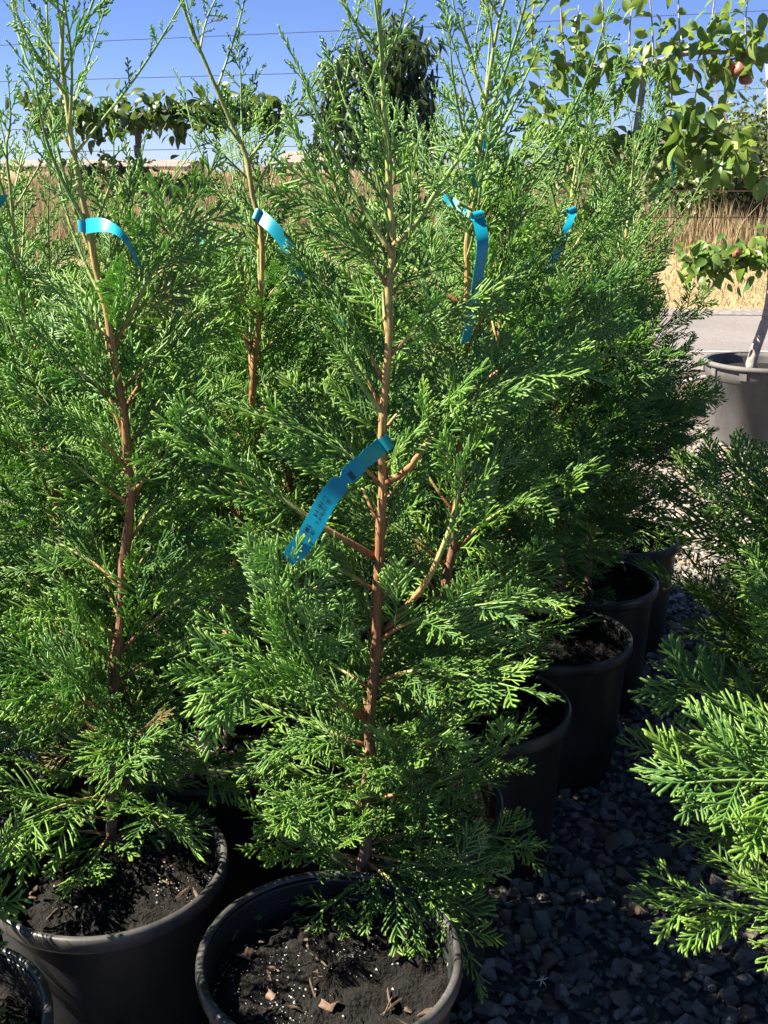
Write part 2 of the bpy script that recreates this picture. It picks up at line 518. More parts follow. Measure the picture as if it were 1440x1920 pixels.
def gen_spray(rng, L, style):
    """A flat fan of scale-leaved branchlets along +X in the XY plane, upper face +Z."""
    R = Rods()
    droop = rng.uniform(-0.02, 0.28); bend = rng.uniform(-0.12, 0.12)
    P = lambda t: np.array([L * t * (1 - 0.1 * t * abs(droop)), bend * L * t * t, -droop * L * t * t])
    Z = np.array([0, 0, 1.0])
    k = 3 if L > 0.08 else 2
    aw = 0.0014 if style == 'rod' else 0.0012
    for i in range(k):
        a, b = i / k, (i + 1) / k
        m = P((a + b) / 2) * 2 - (P(a) + P(b)) / 2
        R.add(P(a), m, P(b) + (P(b) - P(a)) * 0.04, Z, aw * (1.15 - 0.3 * a), aw * 0.8, 0.3, 0.3 if i < k - 1 else 1)
    step = {'rod': 0.0060, 'scale': 0.0060}[style]
    s = 0.010 + rng.uniform(0, 0.006); side = 1
    lmax = {'rod': min(0.056, 0.42 * L + 0.010), 'scale': min(0.030, 0.22 * L + 0.005)}[style]
    w0 = {'rod': 0.00195, 'scale': 0.0020}[style]
    while s < L * 0.985:
        t = s / L
        prof = (0.70 + 0.30 * min(1, t / 0.25)) * (1 - 0.72 * max(0, (t - 0.3) / 0.7) ** 1.3)
        l = lmax * prof * rng.uniform(0.72, 1.15)
        phi = math.radians(rng.uniform(30, 50) - 12 * t)
        el = rng.gauss(0.0, 0.24)
        d = np.array([math.cos(phi), side * math.sin(phi), math.sin(el)]); d = d / np.linalg.norm(d)
        d2 = d + np.array([0.30, rng.gauss(0, .16), rng.gauss(-0.12, 0.20)]); d2 /= np.linalg.norm(d2)
        p = P(t)
        n = Z + np.array([rng.gauss(0, .18), rng.gauss(0, .18), 0])
        w = w0 * rng.uniform(0.75, 1.2)
        R.add(p, p + d * l * 0.5, p + d * l * 0.5 + d2 * l * 0.5, n, w, w * 0.55, 0.45 + rng.gauss(0, 0.10))
        pe = 0.42 if style == 'rod' else 0.75
        if l > 0.016:
            nsub = int((l - 0.006) / 0.0085)
            sd = side
            for j in range(nsub):
                if rng.random() > pe: sd = -sd; continue
                tt = 0.22 + 0.62 * (j + 0.5) / nsub
                q = p + d * l * 0.5 * min(1, 2 * tt) + d2 * l * max(0, tt - 0.5)
                lat = np.array([-d[1], d[0], 0]) * sd
                e = unit(d2 * 0.85 + lat * 0.46 + np.array([0, 0, rng.gauss(0, 0.12)]))
                l2 = l * (1 - tt) * rng.uniform(0.45, 0.75) + 0.003
                R.add(q, q + e * l2 * 0.5, q + (e * 0.5 + unit(e + 0.5 * d2) * 0.5) * l2, n, w * 0.88, w * 0.5, 0.5 + rng.gauss(0, 0.1))
                sd = -sd
        s += step * rng.uniform(0.8, 1.25); side = -side
    return R.build()


rng0 = random.Random(4)
SPRAYS = {}
for st in ('rod', 'scale'):
    for L in (0.05, 0.08, 0.115, 0.155):
        SPRAYS[st, L] = [gen_spray(rng0, L * rng0.uniform(0.93, 1.07), st) for _ in range(4)]
SPRAY_ME = {}


def spray_mesh(key, k):
    if (key, k) not in SPRAY_ME:
        V, A, Q, T = SPRAYS[key][k]
        SPRAY_ME[key, k] = MB().add(V, Q, T, 0, A).mesh('leaf_spray', M_LEAF)
    return SPRAY_ME[key, k]


def frame(x, z):
    x = unit(np.asarray(x, float)); y = unit(np.cross(z, x)); z = np.cross(x, y)
    return np.stack([x, y, z], 1)


def gen_branch(axis, rng, style, s0=0.06, r0=0.0035, up=np.array([0, 0, 1.0]), fullness=1.0, wood_to=0.5):
    """axis: polyline of the branch. Returns the wood (points, radii, tint) and the list of sprays (key, k, 4x4)."""
    whip = style == 'whip'
    if whip: style = 'scale'
    k = 14
    pts, L = smooth_line(axis, k)
    tt = np.linspace(0, 1, k)
    rad = r0 * (1 - tt) ** 0.8 + 0.0009
    tint = np.zeros((k, 4)); tint[:, 0] = np.clip((0.36 if style == 'rod' else 0.74) + 0.64 * tt / max(wood_to, 0.05), 0, 1)
    T = unit(np.gradient(pts, axis=0))
    sprays = []
    step = 0.0165 / fullness
    s = L * s0; side = 1 if rng.random() < .5 else -1
    base_roll = rng.gauss(0, 0.35)
    while s < L * 0.985:
        t = s / L
        i = min(k - 2, int(t * (k - 1))); u = t * (k - 1) - i
        p = pts[i] * (1 - u) + pts[i + 1] * u
        d = unit(T[i] * (1 - u) + T[i + 1] * u)
        B = unit(np.cross(up, d)); Nn = np.cross(d, B)
        roll = base_roll + rng.gauss(0, 0.5)
        Bs = (B * math.cos(roll) + Nn * math.sin(roll)) * side
        Nr = Nn * math.cos(roll) - B * math.sin(roll)
        phi = math.radians(rng.uniform(26, 54))
        x = unit(d * math.cos(phi) + Bs * math.sin(phi) + np.array([0, 0, rng.uniform(-0.05, 0.22)]))
        ls = L * 0.50 * (0.75 + 0.25 * min(1, t / .2)) * (1 - 0.62 * max(0, (t - 0.3) / 0.7)) * rng.uniform(0.75, 1.2)
        if style == 'scale': ls *= 0.8
        if whip: ls = rng.uniform(0.025, 0.065) * (1.2 - 0.6 * t)
        ls = min(max(ls, 0.022 if whip else 0.035), 0.175)
        key = min((0.05, 0.08, 0.115, 0.155), key=lambda q: abs(q - ls))
        sc = min(1.25, max(0.45, ls / key))
        m = np.eye(4); m[:3, :3] = frame(x, Nr * (1 if Nr[2] > -0.3 else -1)) * sc; m[:3, 3] = p
        sprays.append(((style, key), rng.randrange(4), m))
        s += step * rng.uniform(0.7, 1.35) * (0.85 + 0.4 * (ls / 0.12)); side = -side
    m = np.eye(4); m[:3, :3] = frame(T[-1], up + np.array([rng.gauss(0, .3), rng.gauss(0, .3), 0])) * rng.uniform(0.8, 1.1); m[:3, 3] = pts[-2]
    sprays.append(((style, 0.08 if L > 0.16 else 0.05), rng.randrange(4), m))
    return (pts, rad, tint), sprays, L


def bake_sprays(mb, sprays, rng, mat=0):
    for key, k, m in sprays:
        V, A, Q, T = SPRAYS[key][k]
        A = A.copy(); A[:, 0] = np.clip(A[:, 0] + rng.gauss(0, 0.24), 0, 1) if rng.random() > 0.012 else 2.0
        mb.add(V @ m[:3, :3].T + m[:3, 3], Q, T, mat, A)


def local_axis(L, rng, kind):
    cz = rng.uniform(-0.42, 0.08) if kind != 'top' else rng.uniform(-0.05, 0.3)
    cy = rng.uniform(-0.14, 0.14)
    t = np.linspace(0, 1, 6)[:, None]
    w = rng.uniform(0.01, 0.03)
    return np.hstack([L * (t - 0.06 * t * t), cy * L * t * t + w * L * np.sin(5 * t), cz * L * t * t + w * L * np.cos(4 * t) - w * L])


rngv = random.Random(11)
VAR = {}     # (style, L) -> list of (wood mesh, foliage mesh, joined mesh)
for st, Ls in (('rod', (0.13, 0.20, 0.28, 0.37)), ('scale', (0.09, 0.15, 0.22, 0.32)), ('whip', (0.10, 0.17, 0.26, 0.36))):
    for L in Ls:
        lst = []
        for v in range(5):
            ax = local_axis(L, rngv, 'low' if st == 'rod' else 'top')
            (pts, rad, tint), sp, _ = gen_branch(ax, rngv, st, s0={'rod': 0.07, 'scale': 0.16, 'whip': 0.18}[st], r0=0.0012 + 0.006 * L if st != 'whip' else 0.0010 + 0.002 * L, fullness={'rod': 1.15, 'scale': 0.95, 'whip': 1.25}[st])
            w = MB(); tube(w, pts, rad, 6, 0, tint)
            f = MB(); bake_sprays(f, sp, rngv)
            j = MB(); tube(j, pts, rad, 5, 1, tint); bake_sprays(j, sp, rngv, 0)
            lst.append((w.mesh('branch', M_WOOD), f.mesh('leaf_spray', M_LEAF), j.mesh('branch', [M_LEAF, M_WOOD])))
        VAR[st, L] = lst

# ------------------------------------------------------------------ pots
POT_H, POT_R = 0.40, 0.21


def pot_meshes():
    body = MB()
    out = [(0.150, 0.0), (0.166, 0.0), (0.170, 0.006), (0.171, 0.03), (0.177, 0.034), (0.1835, 0.145), (0.190, 0.255), (0.1975, 0.372)]
    inn = [(0.1975, 0.392)]
    z = 0.388
    while z > 0.30:
        ro = 0.1975 - (0.372 - min(z, 0.372)) * 0.0641
        inn += [(ro - 0.0025, z), (ro - 0.0045, z - 0.0025), (ro - 0.0030, z - 0.005)]
        z -= 0.0065
    inn += [(0.187, 0.28), (0.17, 0.02), (0.0, 0.02)]
    lathe(body, out + inn, 72)
    lathe(body, [(0.150, 0.0), (0.0, 0.001)], 72)
    rim = MB()
    lathe(rim, [(0.1978, 0.3725), (0.2035, 0.3700), (0.2085, 0.3725), (0.2100, 0.378), (0.2105, 0.390), (0.2098, 0.3965), (0.2065, 0.4000),
                (0.2010, 0.4005), (0.1975, 0.3985), (0.1962, 0.394)], 96)
    return body.mesh('pot', M_POT), rim.mesh('rim', M_RIM)


POT_ME, RIM_ME = pot_meshes()


def soil_mesh(seed, z0):
    rs = np.random.RandomState(seed)
    mb = MB()
    nr, na = 26, 96
    rr = np.linspace(0, 0.1925, nr)
    ph = rs.uniform(0, 6.28, (6, 3)); fr = rs.uniform(15, 70, (6, 2)) * rs.choice([-1, 1], (6, 2))
    a = np.arange(na) * 2 * math.pi / na
    X = rr[:, None] * np.cos(a); Y = rr[:, None] * np.sin(a)
    Z = z0 + 0.012 * (1 - (rr[:, None] / 0.19) ** 2) + sum(0.0018 * np.sin(fr[i, 0] * X + fr[i, 1] * Y + ph[i, 0]) for i in range(6)) + rs.uniform(-.0045, .0045, X.shape) + sum(0.003 * np.sin(2.3 * fr[i, 1] * X - 1.9 * fr[i, 0] * Y + ph[i, 1]) for i in range(3))
    V = np.stack([X, Y, Z], -1).reshape(-1, 3)
    i, j = np.meshgrid(np.arange(nr - 1), np.arange(na), indexing='ij')
    q = np.stack([i * na + j, (i + 1) * na + j, (i + 1) * na + (j + 1) % na, i * na + (j + 1) % na], -1).reshape(-1, 4)
    return mb.add(V, q).mesh('soil', M_SOIL)


SOIL_Z = 0.335
SOIL = [soil_mesh(s, SOIL_Z) for s in range(3)]


def chunk_mesh(name, mat, seed, sx, sy, sz, npts=11):
    rs = np.random.RandomState(seed)
    bm = bmesh.new()
    P = unit(rs.normal(size=(npts, 3))) * rs.uniform(0.75, 1.0, (npts, 1)) * np.array([sx, sy, sz])
    for p in P: bm.verts.new(p)
    r = bmesh.ops.convex_hull(bm, input=bm.verts)
    bmesh.ops.delete(bm, geom=[g for g in r['geom_interior'] if isinstance(g, bmesh.types.BMVert)], context='VERTS')
    me = bpy.data.meshes.new(name); bm.to_mesh(me); bm.free()
    a = me.attributes.new('tint', 'FLOAT_COLOR', 'POINT')
    a.data.foreach_set('color', np.tile([0.3, 0, 0, 0], len(me.vertices)).astype(np.float32))
    me.materials.append(mat)
    return me


CHIPS = [chunk_mesh('bark_chip', M_CHIP, 50 + i, rx, ry, 0.003, 10) for i, (rx, ry) in enumerate([(0.018, 0.006), (0.026, 0.004), (0.013, 0.007), (0.034, 0.0025), (0.010, 0.006)])]


def perlite_mesh(seed, n):
    rs = np.random.RandomState(seed)
    mb = MB()
    o = np.array([(1, 0, 0), (-1, 0, 0), (0, 1, 0), (0, -1, 0), (0, 0, 1), (0, 0, -1)], float)
    T = [(0, 2, 4), (2, 1, 4), (1, 3, 4), (3, 0, 4), (2, 0, 5), (1, 2, 5), (3, 1, 5), (0, 3, 5)]
    cl = rs.uniform(-0.13, 0.13, (5, 2))
    for _ in range(n):
        c = cl[rs.randint(5)] + rs.normal(0, 0.035, 2)
        if np.hypot(*c) > 0.185: continue
        r = 0.0008 + 0.0022 * rs.uniform() ** 2.5
        mb.add(o * r * rs.uniform(0.7, 1.2, (6, 1)) + np.array([c[0], c[1], SOIL_Z + 0.013 * (1 - (np.hypot(*c) / .19) ** 2) + 0.004]), None, T)
    return mb.mesh('perlite', M_PERL, False)


PERL = [perlite_mesh(3 + s, 420) for s in range(2)]


# ------------------------------------------------------------------ a potted cedar
class Tree:
    pass


def trunk_radius(t, r0):
    return r0 * (1 - t) ** 0.75 * 0.86 + 0.0022


def potted_cedar(loc, label, trunk_pts, seed, detail=0, r0=0.011, spread=1.0, nbr=58, group=None, manual=(), brown=0.55, gaps=(), bottom=0.03):
    rng = random.Random(seed)
    root = tag(empty('potted_cedar', (loc[0], loc[1], 0)), label, 'potted tree', group or 'cedars growing in black nursery pots')
    base = np.array([loc[0], loc[1], 0.0])
    rz = rng.uniform(0, 6.28)
    Rz = Matrix.Rotation(rz, 4, 'Z')
    pot = link('pot', POT_ME, root); pot.matrix_local = Rz
    link('rim', RIM_ME, pot)
    link('soil', SOIL[seed % 3], pot)
    if detail >= 1:
        link('perlite', PERL[seed % 2], pot)['kind'] = 'stuff'
        for i in range(34):
            a, r = rng.uniform(0, 6.28), 0.18 * math.sqrt(rng.random())
            c = link('bark_chip', CHIPS[i % 5], pot)
            c.location = (r * math.cos(a), r * math.sin(a), SOIL_Z + 0.013 * (1 - (r / .19) ** 2) + 0.004)
            c.rotation_euler = (rng.gauss(0, .25), rng.gauss(0, .25), rng.uniform(0, 6.28))
    n = 150 if detail else 40
    pts, H = smooth_line(trunk_pts, n)
    pts = pts - base
    tt = np.linspace(0, 1, n)
    rs = np.random.RandomState(seed)
    kn = np.linspace(0, 1, 26)
    for c in range(2): pts[:, c] += np.interp(tt, kn, rs.normal(0, 0.0022, 26)) * (tt > 0.02)
    rad = np.array([trunk_radius(t, r0) for t in tt]) * (1 + np.interp(tt, np.linspace(0, 1, 60), rs.normal(0, 0.06, 60)))
    if detail: rad *= 1 + rs.normal(0, 0.025, n)
    tint = np.zeros((n, 4)); tint[:, 0] = np.clip((tt / brown) ** 1.2 * 0.55, 0, 0.55) + np.clip((tt - brown) / (1 - brown), 0, 1) * 0.45
    mb = MB(); tube(mb, pts, rad, 10 if detail else 6, 0, tint)
    if detail:          # peeling strips of bark
        R = Rods()
        for _ in range(190):
            i = int(rs.uniform(0, 0.62) * n); a = rs.uniform(0, 6.28); o = np.array([math.cos(a), math.sin(a), 0])
            d = unit(pts[min(n - 1, i + 3)] - pts[i]) * rs.choice([1, 1, -1]); l = rs.uniform(0.004, 0.018)
            p = pts[i] + o * rad[i] * 0.97
            R.add(p, p + d * l * .6, p + d * l + o * rs.uniform(0.0, 0.003), o, rs.uniform(.0006, .0018), .0004, np.clip(tint[i, 0] + rs.uniform(-.25, .25), 0, .7), 0)
        V_, A_, Q_, T_ = R.build(); mb.add(V_, Q_, T_, 0, A_)
    link('trunk', mb.mesh('trunk', M_WOOD), root)
    nspray = 0
    jobs = []
    for i in range(nbr):
        f = (i + rng.uniform(0.1, 0.9)) / nbr
        f = bottom + (0.985 - bottom) * f ** 1.2
        az = i * 2.39996 + rng.gauss(0, 0.35)
        if any(g0 < f < g1 and a0 < (az % 6.2832) < a1 for g0, g1, a0, a1 in gaps):
            continue
        if f > 0.58 and rng.random() < min(0.28, (f - 0.58) * 2.0): continue
        jobs.append((f, az))
    for f, az in jobs:
        p = np.array([np.interp(f, tt, pts[:, c]) for c in range(3)])
        prof = np.interp(f, [0, 0.06, 0.2, 0.45, 0.68, 0.85, 0.95, 1.0], [0.20, 0.26, 0.31, 0.33, 0.29, 0.20, 0.11, 0.05])
        L = prof * spread * rng.uniform(0.6, 1.2)
        top = f > 0.74 or (f > 0.6 and rng.random() < 0.35)
        el = math.radians(np.interp(f, [0, 0.15, 0.5, 0.8, 1.0], [-2, 36, 55, 60, 66]) + rng.gauss(0, 9))
        st = 'whip' if f > 0.82 or (f > 0.6 and rng.random() < 0.3) else 'scale' if top else 'rod'
        key = min([k for k in VAR if k[0] == st], key=lambda q: abs(q[1] - L))
        if st == 'whip':
            L *= 1.75; key = min([k for k in VAR if k[0] == st], key=lambda q: abs(q[1] - L)); el -= 0.12
        sc = min(1.3, max(0.7, L / key[1]))
        wood, fol, both = VAR[key][rng.randrange(5)]
        M = Matrix.Translation(p.tolist()) @ Matrix.Rotation(az, 4, 'Z') @ Matrix.Rotation(-el, 4, 'Y') @ Matrix.Rotation(rng.gauss(0, 0.55), 4, 'X') @ Matrix.Scale(sc, 4)
        if detail == 2:
            continue
        if detail >= 1:
            b = link('branch', wood, root); b.matrix_local = M
            link('leaf_spray', fol, b)
        else:
            b = link('branch', both, root); b.matrix_local = M
    if detail == 2:      # the tree in front: every branch its own curve, its larger sprays one by one
        todo = []
        for f, az in jobs:
            p = np.array([np.interp(f, tt, pts[:, c]) for c in range(3)])
            prof = np.interp(f, [0, 0.06, 0.2, 0.45, 0.68, 0.85, 0.95, 1.0], [0.19, 0.24, 0.27, 0.27, 0.25, 0.19, 0.11, 0.05])
            L = prof * spread * rng.uniform(0.55, 1.15)
            top = f > 0.72
            el = math.radians(np.interp(f, [0, 0.12, 0.5, 0.8, 1.0], [-2, 32, 52, 58, 64]) + rng.gauss(0, 9))
            ax = local_axis(L, rng, 'top' if top else 'low')
            R = np.array((Matrix.Rotation(az, 3, 'Z') @ Matrix.Rotation(-el, 3, 'Y') @ Matrix.Rotation(rng.gauss(0, .5), 3, 'X')))
            if f > 0.82: ax = ax * 1.5
            todo.append((ax @ R.T + p, ('whip' if f > 0.82 else 'scale') if top else 'rod', 0.07 if not top else 0.22, (0.0010 + 0.006 * L) if f < 0.82 else 0.0016, 0.35, 1.0))
        for poly, st, s0, br, wt, full in manual:
            todo.append((np.asarray(poly) - base, st, s0, br, wt, full))
        made = []
        for ax, st, s0, br, wt, full in todo:
            w, sp, L = gen_branch(ax, rng, st, s0, br, fullness=full, wood_to=wt)
            mb = MB(); tube(mb, *w[:2], 7, 0, w[2])
            b = link('branch', mb.mesh('branch', M_WOOD), root)
            made += [(s[0][1] * np.linalg.norm(s[2][:3, 0]), b, s) for s in sp]
        made.sort(key=lambda q: -q[0])
        for _, b, (key, k, m) in made[:300]:
            link('leaf_spray', spray_mesh(key, k), b, m)
        rest = {}
        for _, b, s in made[300:]:
            rest.setdefault(b.name, (b, []))[1].append(s)
        allrest = MB()
        for b, sp in rest.values():
            bake_sprays(allrest, sp, rng)
        o = link('small_leaf_sprays', allrest.mesh('small_leaf_sprays', M_LEAF), root); o['kind'] = 'stuff'
    return root


# grid of pots, as they stand: rows run away to the right, columns to the left and back
ROW = [(-0.086, 1.401), (0.025, 1.832), (0.225, 2.239), (0.453, 2.630), (0.622, 3.042), (0.802, 3.462)]
VX, VY = -0.405, 0.233


def spot(i, j):
    if i < 0:
        x, y = ROW[0][0] - 0.2 * (-i), ROW[0][1] - 0.41 * (-i)
    elif i < 6:
        x, y = ROW[i]
    else:
        x, y = ROW[5][0] + 0.18 * (i - 5), ROW[5][1] + 0.42 * (i - 5)
    return x + VX * j, y + VY * j


def px_line(pts, Y):
    """trunk or branch seen through photo pixels; Y is one distance or one per point"""
    Ys = np.broadcast_to(np.asarray(Y, float), (len(pts),))
    return np.array([at(p[0], p[1], y) for p, y in zip(pts, Ys)])


# the tree in front
hx, hy = ROW[0]
b0 = on_z(678, 1668, SOIL_Z + 0.005)
HY = float(b0[1])
hero_trunk = np.vstack([b0 + np.array([0, 0, -0.03]), px_line([(680, 1600), (692, 1400), (706, 1200), (712, 1050), (719, 850), (724, 650), (736, 450), (724, 220), (706, 10), (700, -50)],
                                                       [HY, HY - .005, HY - .01, HY - .01, HY, HY, HY + .01, HY + .01, HY, HY])])
man = [
    (px_line([(722, 905), (765, 880), (820, 806), (900, 745), (1000, 690), (1060, 650)], [HY, HY - .02, HY - .03, HY - .02, HY, HY]), 'rod', 0.30, 0.0055, 0.5, 1.1),
    (px_line([(718, 1188), (760, 1140), (805, 1082), (850, 970), (868, 860), (872, 760)], [HY, HY - .03, HY - .05, HY - .05, HY - .04, HY - .03]), 'rod', 0.45, 0.0055, 0.7, 0.9),
    (px_line([(706, 1046), (660, 1020), (600, 985), (530, 935), (450, 880), (360, 790)], [HY, HY - .02, HY - .03, HY - .03, HY - .02, HY]), 'rod', 0.34, 0.0055, 0.6, 0.9),
    (px_line([(692, 1352), (640, 1322), (600, 1272), (560, 1200), (540, 1120), (548, 1060)], [HY, HY - .06, HY - .1, HY - .14, HY - .17, HY - .18]), 'rod', 0.34, 0.0045, 0.5, 1.0),
    (px_line([(692, 1350), (610, 1305), (530, 1250), (460, 1248), (385, 1310)], [HY, HY - .1, HY - .17, HY - .21, HY - .24]), 'rod', 0.36, 0.004, 0.4, 1.0),
    (px_line([(716, 772), (684, 730), (655, 680), (650, 620)], [HY, HY - .01, HY - .02, HY - .02]), 'scale', 0.4, 0.004, 0.5, 0.8),
    (px_line([(690, 1560), (722, 1528), (748, 1470), (770, 1400)], [HY, HY - .03, HY - .05, HY - .06]), 'rod', 0.3, 0.0035, 0.5, 1.0),
    (px_line([(700, 1385), (660, 1450), (642, 1400), (650, 1330)], [HY, HY - .04, HY - .05, HY - .05]), 'rod', 0.3, 0.003, 0.6, 0.9),
    (px_line([(738, 460), (780, 420), (830, 340), (880, 270), (910, 200)], [HY, HY - .01, HY - .02, HY - .02, HY - .02]), 'scale', 0.35, 0.004, 0.5, 0.8),
    (px_line([(736, 480), (700, 420), (650, 340), (600, 230), (560, 130)], [HY, HY + .01, HY + .02, HY + .02, HY + .02]), 'scale', 0.4, 0.0035, 0.5, 0.7),
    (px_line([(690, 1500), (780, 1480), (880, 1440), (960, 1390)], [HY, HY - .03, HY - .06, HY - .08]), 'rod', 0.2, 0.003, 0.4, 1.1),
    (px_line([(682, 1620), (780, 1640), (840, 1700), (880, 1790)], [HY, HY - .05, HY - .1, HY - .14]), 'rod', 0.25, 0.003, 0.4, 0.8),
    (px_line([(682, 1620), (600, 1590), (540, 1580), (490, 1540)], [HY, HY - .05, HY - .08, HY - .1]), 'rod', 0.2, 0.003, 0.4, 1.0),
    (px_line([(690, 1400), (620, 1380), (560, 1400), (500, 1440)], [HY, HY - .0, HY + .0, HY + .0]), 'rod', 0.2, 0.003, 0.4, 1.0),
    (px_line([(684, 1610), (740, 1660), (790, 1730), (800, 1810)], [HY, HY - .08, HY - .14, HY - .17]), 'rod', 0.12, 0.003, 0.4, 1.0),
    (px_line([(684, 1600), (790, 1620), (870, 1620), (930, 1600)], [HY, HY - .05, HY - .08, HY - .08]), 'rod', 0.12, 0.003, 0.4, 1.0),
    (px_line([(684, 1630), (640, 1680), (590, 1720), (560, 1760)], [HY, HY - .06, HY - .09, HY - .11]), 'rod', 0.12, 0.003, 0.4, 1.0),
    (px_line([(684, 1580), (640, 1560), (600, 1540), (540, 1500)], [HY, HY - .07, HY - .11, HY - .13]), 'rod', 0.12, 0.003, 0.4, 1.0),
    (px_line([(690, 1440), (730, 1420), (790, 1400), (860, 1360)], [HY, HY - .08, HY - .12, HY - .15]), 'rod', 0.12, 0.003, 0.4, 1.0),
    (px_line([(682, 1640), (700, 1700), (720, 1770), (690, 1850)], [HY, HY - .06, HY - .1, HY - .13]), 'rod', 0.15, 0.003, 0.4, 0.9),
]
front = (3.9, 5.5)      # azimuths that face the camera: kept open so that the trunk shows
gaps = [(0.40, 0.78, 4.2, 5.3), (0.34, 0.66, 3.1, 4.3), (0.22, 0.29, 4.4, 5.0), (0.0, 0.18, 2.3, 3.7)]
potted_cedar((hx, hy), 'bushy green cedar in the black pot nearest the camera with a printed tag', hero_trunk, 5, 2, 0.0105, 1.0, 68, brown=0.5, manual=man, gaps=gaps)


def auto_trunk(x, y, h, rng, lean=None):
    lx, ly = lean if lean else (rng.gauss(0, 0.05), rng.gauss(0, 0.05))
    bx, by = x + rng.uniform(-0.03, 0.03), y + rng.uniform(-0.03, 0.03)
    z = np.linspace(SOIL_Z - 0.02, h, 7)
    t = (z - z[0]) / (z[-1] - z[0])
    wx, wy = rng.uniform(-.02, .02), rng.uniform(-.02, .02)
    return np.stack([bx + lx * t + wx * np.sin(t * 5), by + ly * t + wy * np.sin(t * 4 + 1), z], 1)


TREES = {}
S = SOIL_Z
L1x, L1y = spot(0, 1)
yb = on_z(205, 1600, S)[1]
t_l1 = np.vstack([on_z(205, 1600, S) - [0, 0, .02], px_line([(212, 1400), (218, 1240), (236, 1020), (240, 850), (205, 620), (162, 400), (128, 200), (122, 60), (130, -60)], yb)])
yb2 = on_z(425, 1405, S)[1]
t_l2 = np.vstack([on_z(425, 1405, S) - [0, 0, .02], px_line([(436, 1250), (442, 1100), (456, 900), (480, 650), (488, 450), (455, 280), (395, 140), (350, 40), (335, -30)], yb2)])
yb3 = on_z(800, 1490, S)[1]
t_a2 = np.vstack([on_z(800, 1490, S) - [0, 0, .02], px_line([(820, 1300), (838, 1100), (858, 920), (868, 700), (880, 450), (905, 220), (930, 60), (960, -40)], yb3)])
yb4 = on_z(915, 1320, S)[1]
t_b = np.vstack([on_z(915, 1320, S) - [0, 0, .02], px_line([(930, 1150), (936, 980), (936, 700), (938, 450), (920, 250), (880, 100), (862, 30)], yb4)])
yb5 = on_z(1050, 1185, S)[1]
t_c = np.vstack([on_z(1050, 1185, S) - [0, 0, .02], px_line([(1060, 1000), (1052, 850), (1043, 690), (1050, 500), (1080, 330), (1110, 220)], yb5)])
yb6 = on_z(1155, 1000, S)[1]
t_e = np.vstack([on_z(1165, 1000, S) - [0, 0, .02], px_line([(1158, 850), (1154, 700), (1158, 560), (1165, 420), (1190, 300)], yb6)])
ROWN = ['row beside the gravel path', 'second row from the gravel path', 'third row from the gravel path', 'fourth row from the gravel path', 'fifth row from the gravel path']
ORD = ['first', 'second', 'third', 'fourth', 'fifth', 'sixth', 'seventh']
OPEN = [(0.30, 0.84, 4.1, 5.4), (0.13, 0.22, 5.6, 6.3), (0.13, 0.22, 0, 0.7)]
PATH = [(0.0, 0.17, 4.9, 6.3), (0.0, 0.17, 0.0, 0.8)]
potted_cedar(spot(0, 1), 'tall cedar in the pot left of the front cedar, blue tag on its leader', t_l1, 21, 1, 0.010, 0.92, 74, gaps=OPEN)
potted_cedar(spot(1, 1), 'cedar in the pot behind the two front pots, forked bare tip against the sky', t_l2, 22, 1, 0.009, 0.92, 70, gaps=[(0.4, 0.8, *front), (0.0, 0.2, *front)])
potted_cedar(spot(1, 0), 'cedar in the black pot directly behind the front one', t_a2, 23, 1, 0.010, 0.96, 66, gaps=[(0.2, 0.5, *front)] + PATH)
potted_cedar(spot(2, 0), 'third cedar from the front in the row beside the gravel path', t_b, 24, 1, 0.010, 1.01, 66, gaps=PATH)
potted_cedar(spot(3, 0), 'fourth cedar from the front in the row beside the gravel path', t_c, 25, 0, 0.010, 1.04, 66, gaps=PATH)
potted_cedar(spot(5, 0), 'farthest cedar of the row beside the gravel path', t_e, 26, 0, 0.010, 1.01, 66, gaps=PATH)
rt_ = random.Random(99)
x, y = spot(4, 0)
potted_cedar((x, y), 'fifth cedar from the front in the row beside the gravel path', auto_trunk(x, y, 1.66, rt_, (0.05, 0)), 27, 0, 0.010, 1.04, 66, gaps=PATH)
x, y = spot(-1, 1)
potted_cedar((x, y), 'cedar in the pot cut off by the lower left corner', auto_trunk(x, y, 1.02, rt_, (-0.05, -0.02)), 28, 1, 0.010, 0.95, 44, gaps=[(0.25, 1.0, 5.0, 6.3), (0.25, 1.0, 0, 0.9)])
heights = {(2, 1): 1.62, (3, 1): 1.66, (4, 1): 1.55, (5, 1): 1.60, (0, 2): 1.66, (1, 2): 1.66, (2, 2): 1.56, (3, 2): 1.46, (4, 2): 1.44, (5, 2): 1.48,
           (1, 3): 1.52, (2, 3): 1.46, (3, 3): 1.40, (4, 3): 1.42, (5, 3): 1.44, (3, 4): 1.40, (4, 4): 1.36}
for n_, ((i, j), h) in enumerate(heights.items()):
    x, y = spot(i, j)
    potted_cedar((x, y), f'{ORD[i]} cedar from the front in the {ROWN[j]}', auto_trunk(x, y, h, rt_), 40 + n_, 0, 0.0095, 0.95, 56)
# the row across the path, mostly outside the frame
for k, (x, y, h, sd) in enumerate([(0.87, 1.50, 1.06, 71), (1.05, 2.22, 1.0, 72), (1.44, 2.95, 0.92, 73), (1.80, 3.60, 0.88, 74)]):
    potted_cedar((x, y), ['nearest', 'second', 'third', 'farthest'][k] + ' cedar reaching in from the right across the gravel path', auto_trunk(x, y, h, rt_, (0.02, 0)), sd, 1 if k < 2 else 0, 0.010,
                 1.45 if k == 0 else 1.3, 48 if k == 0 else 60, 'cedars across the gravel path')

# ------------------------------------------------------------------ gravel
STONES = [chunk_mesh('stone', M_STONE, 200 + i, 1.0, np.random.RandomState(i).uniform(.6, .95), np.random.RandomState(i + 60).uniform(.4, .7), 13) for i in range(14)]


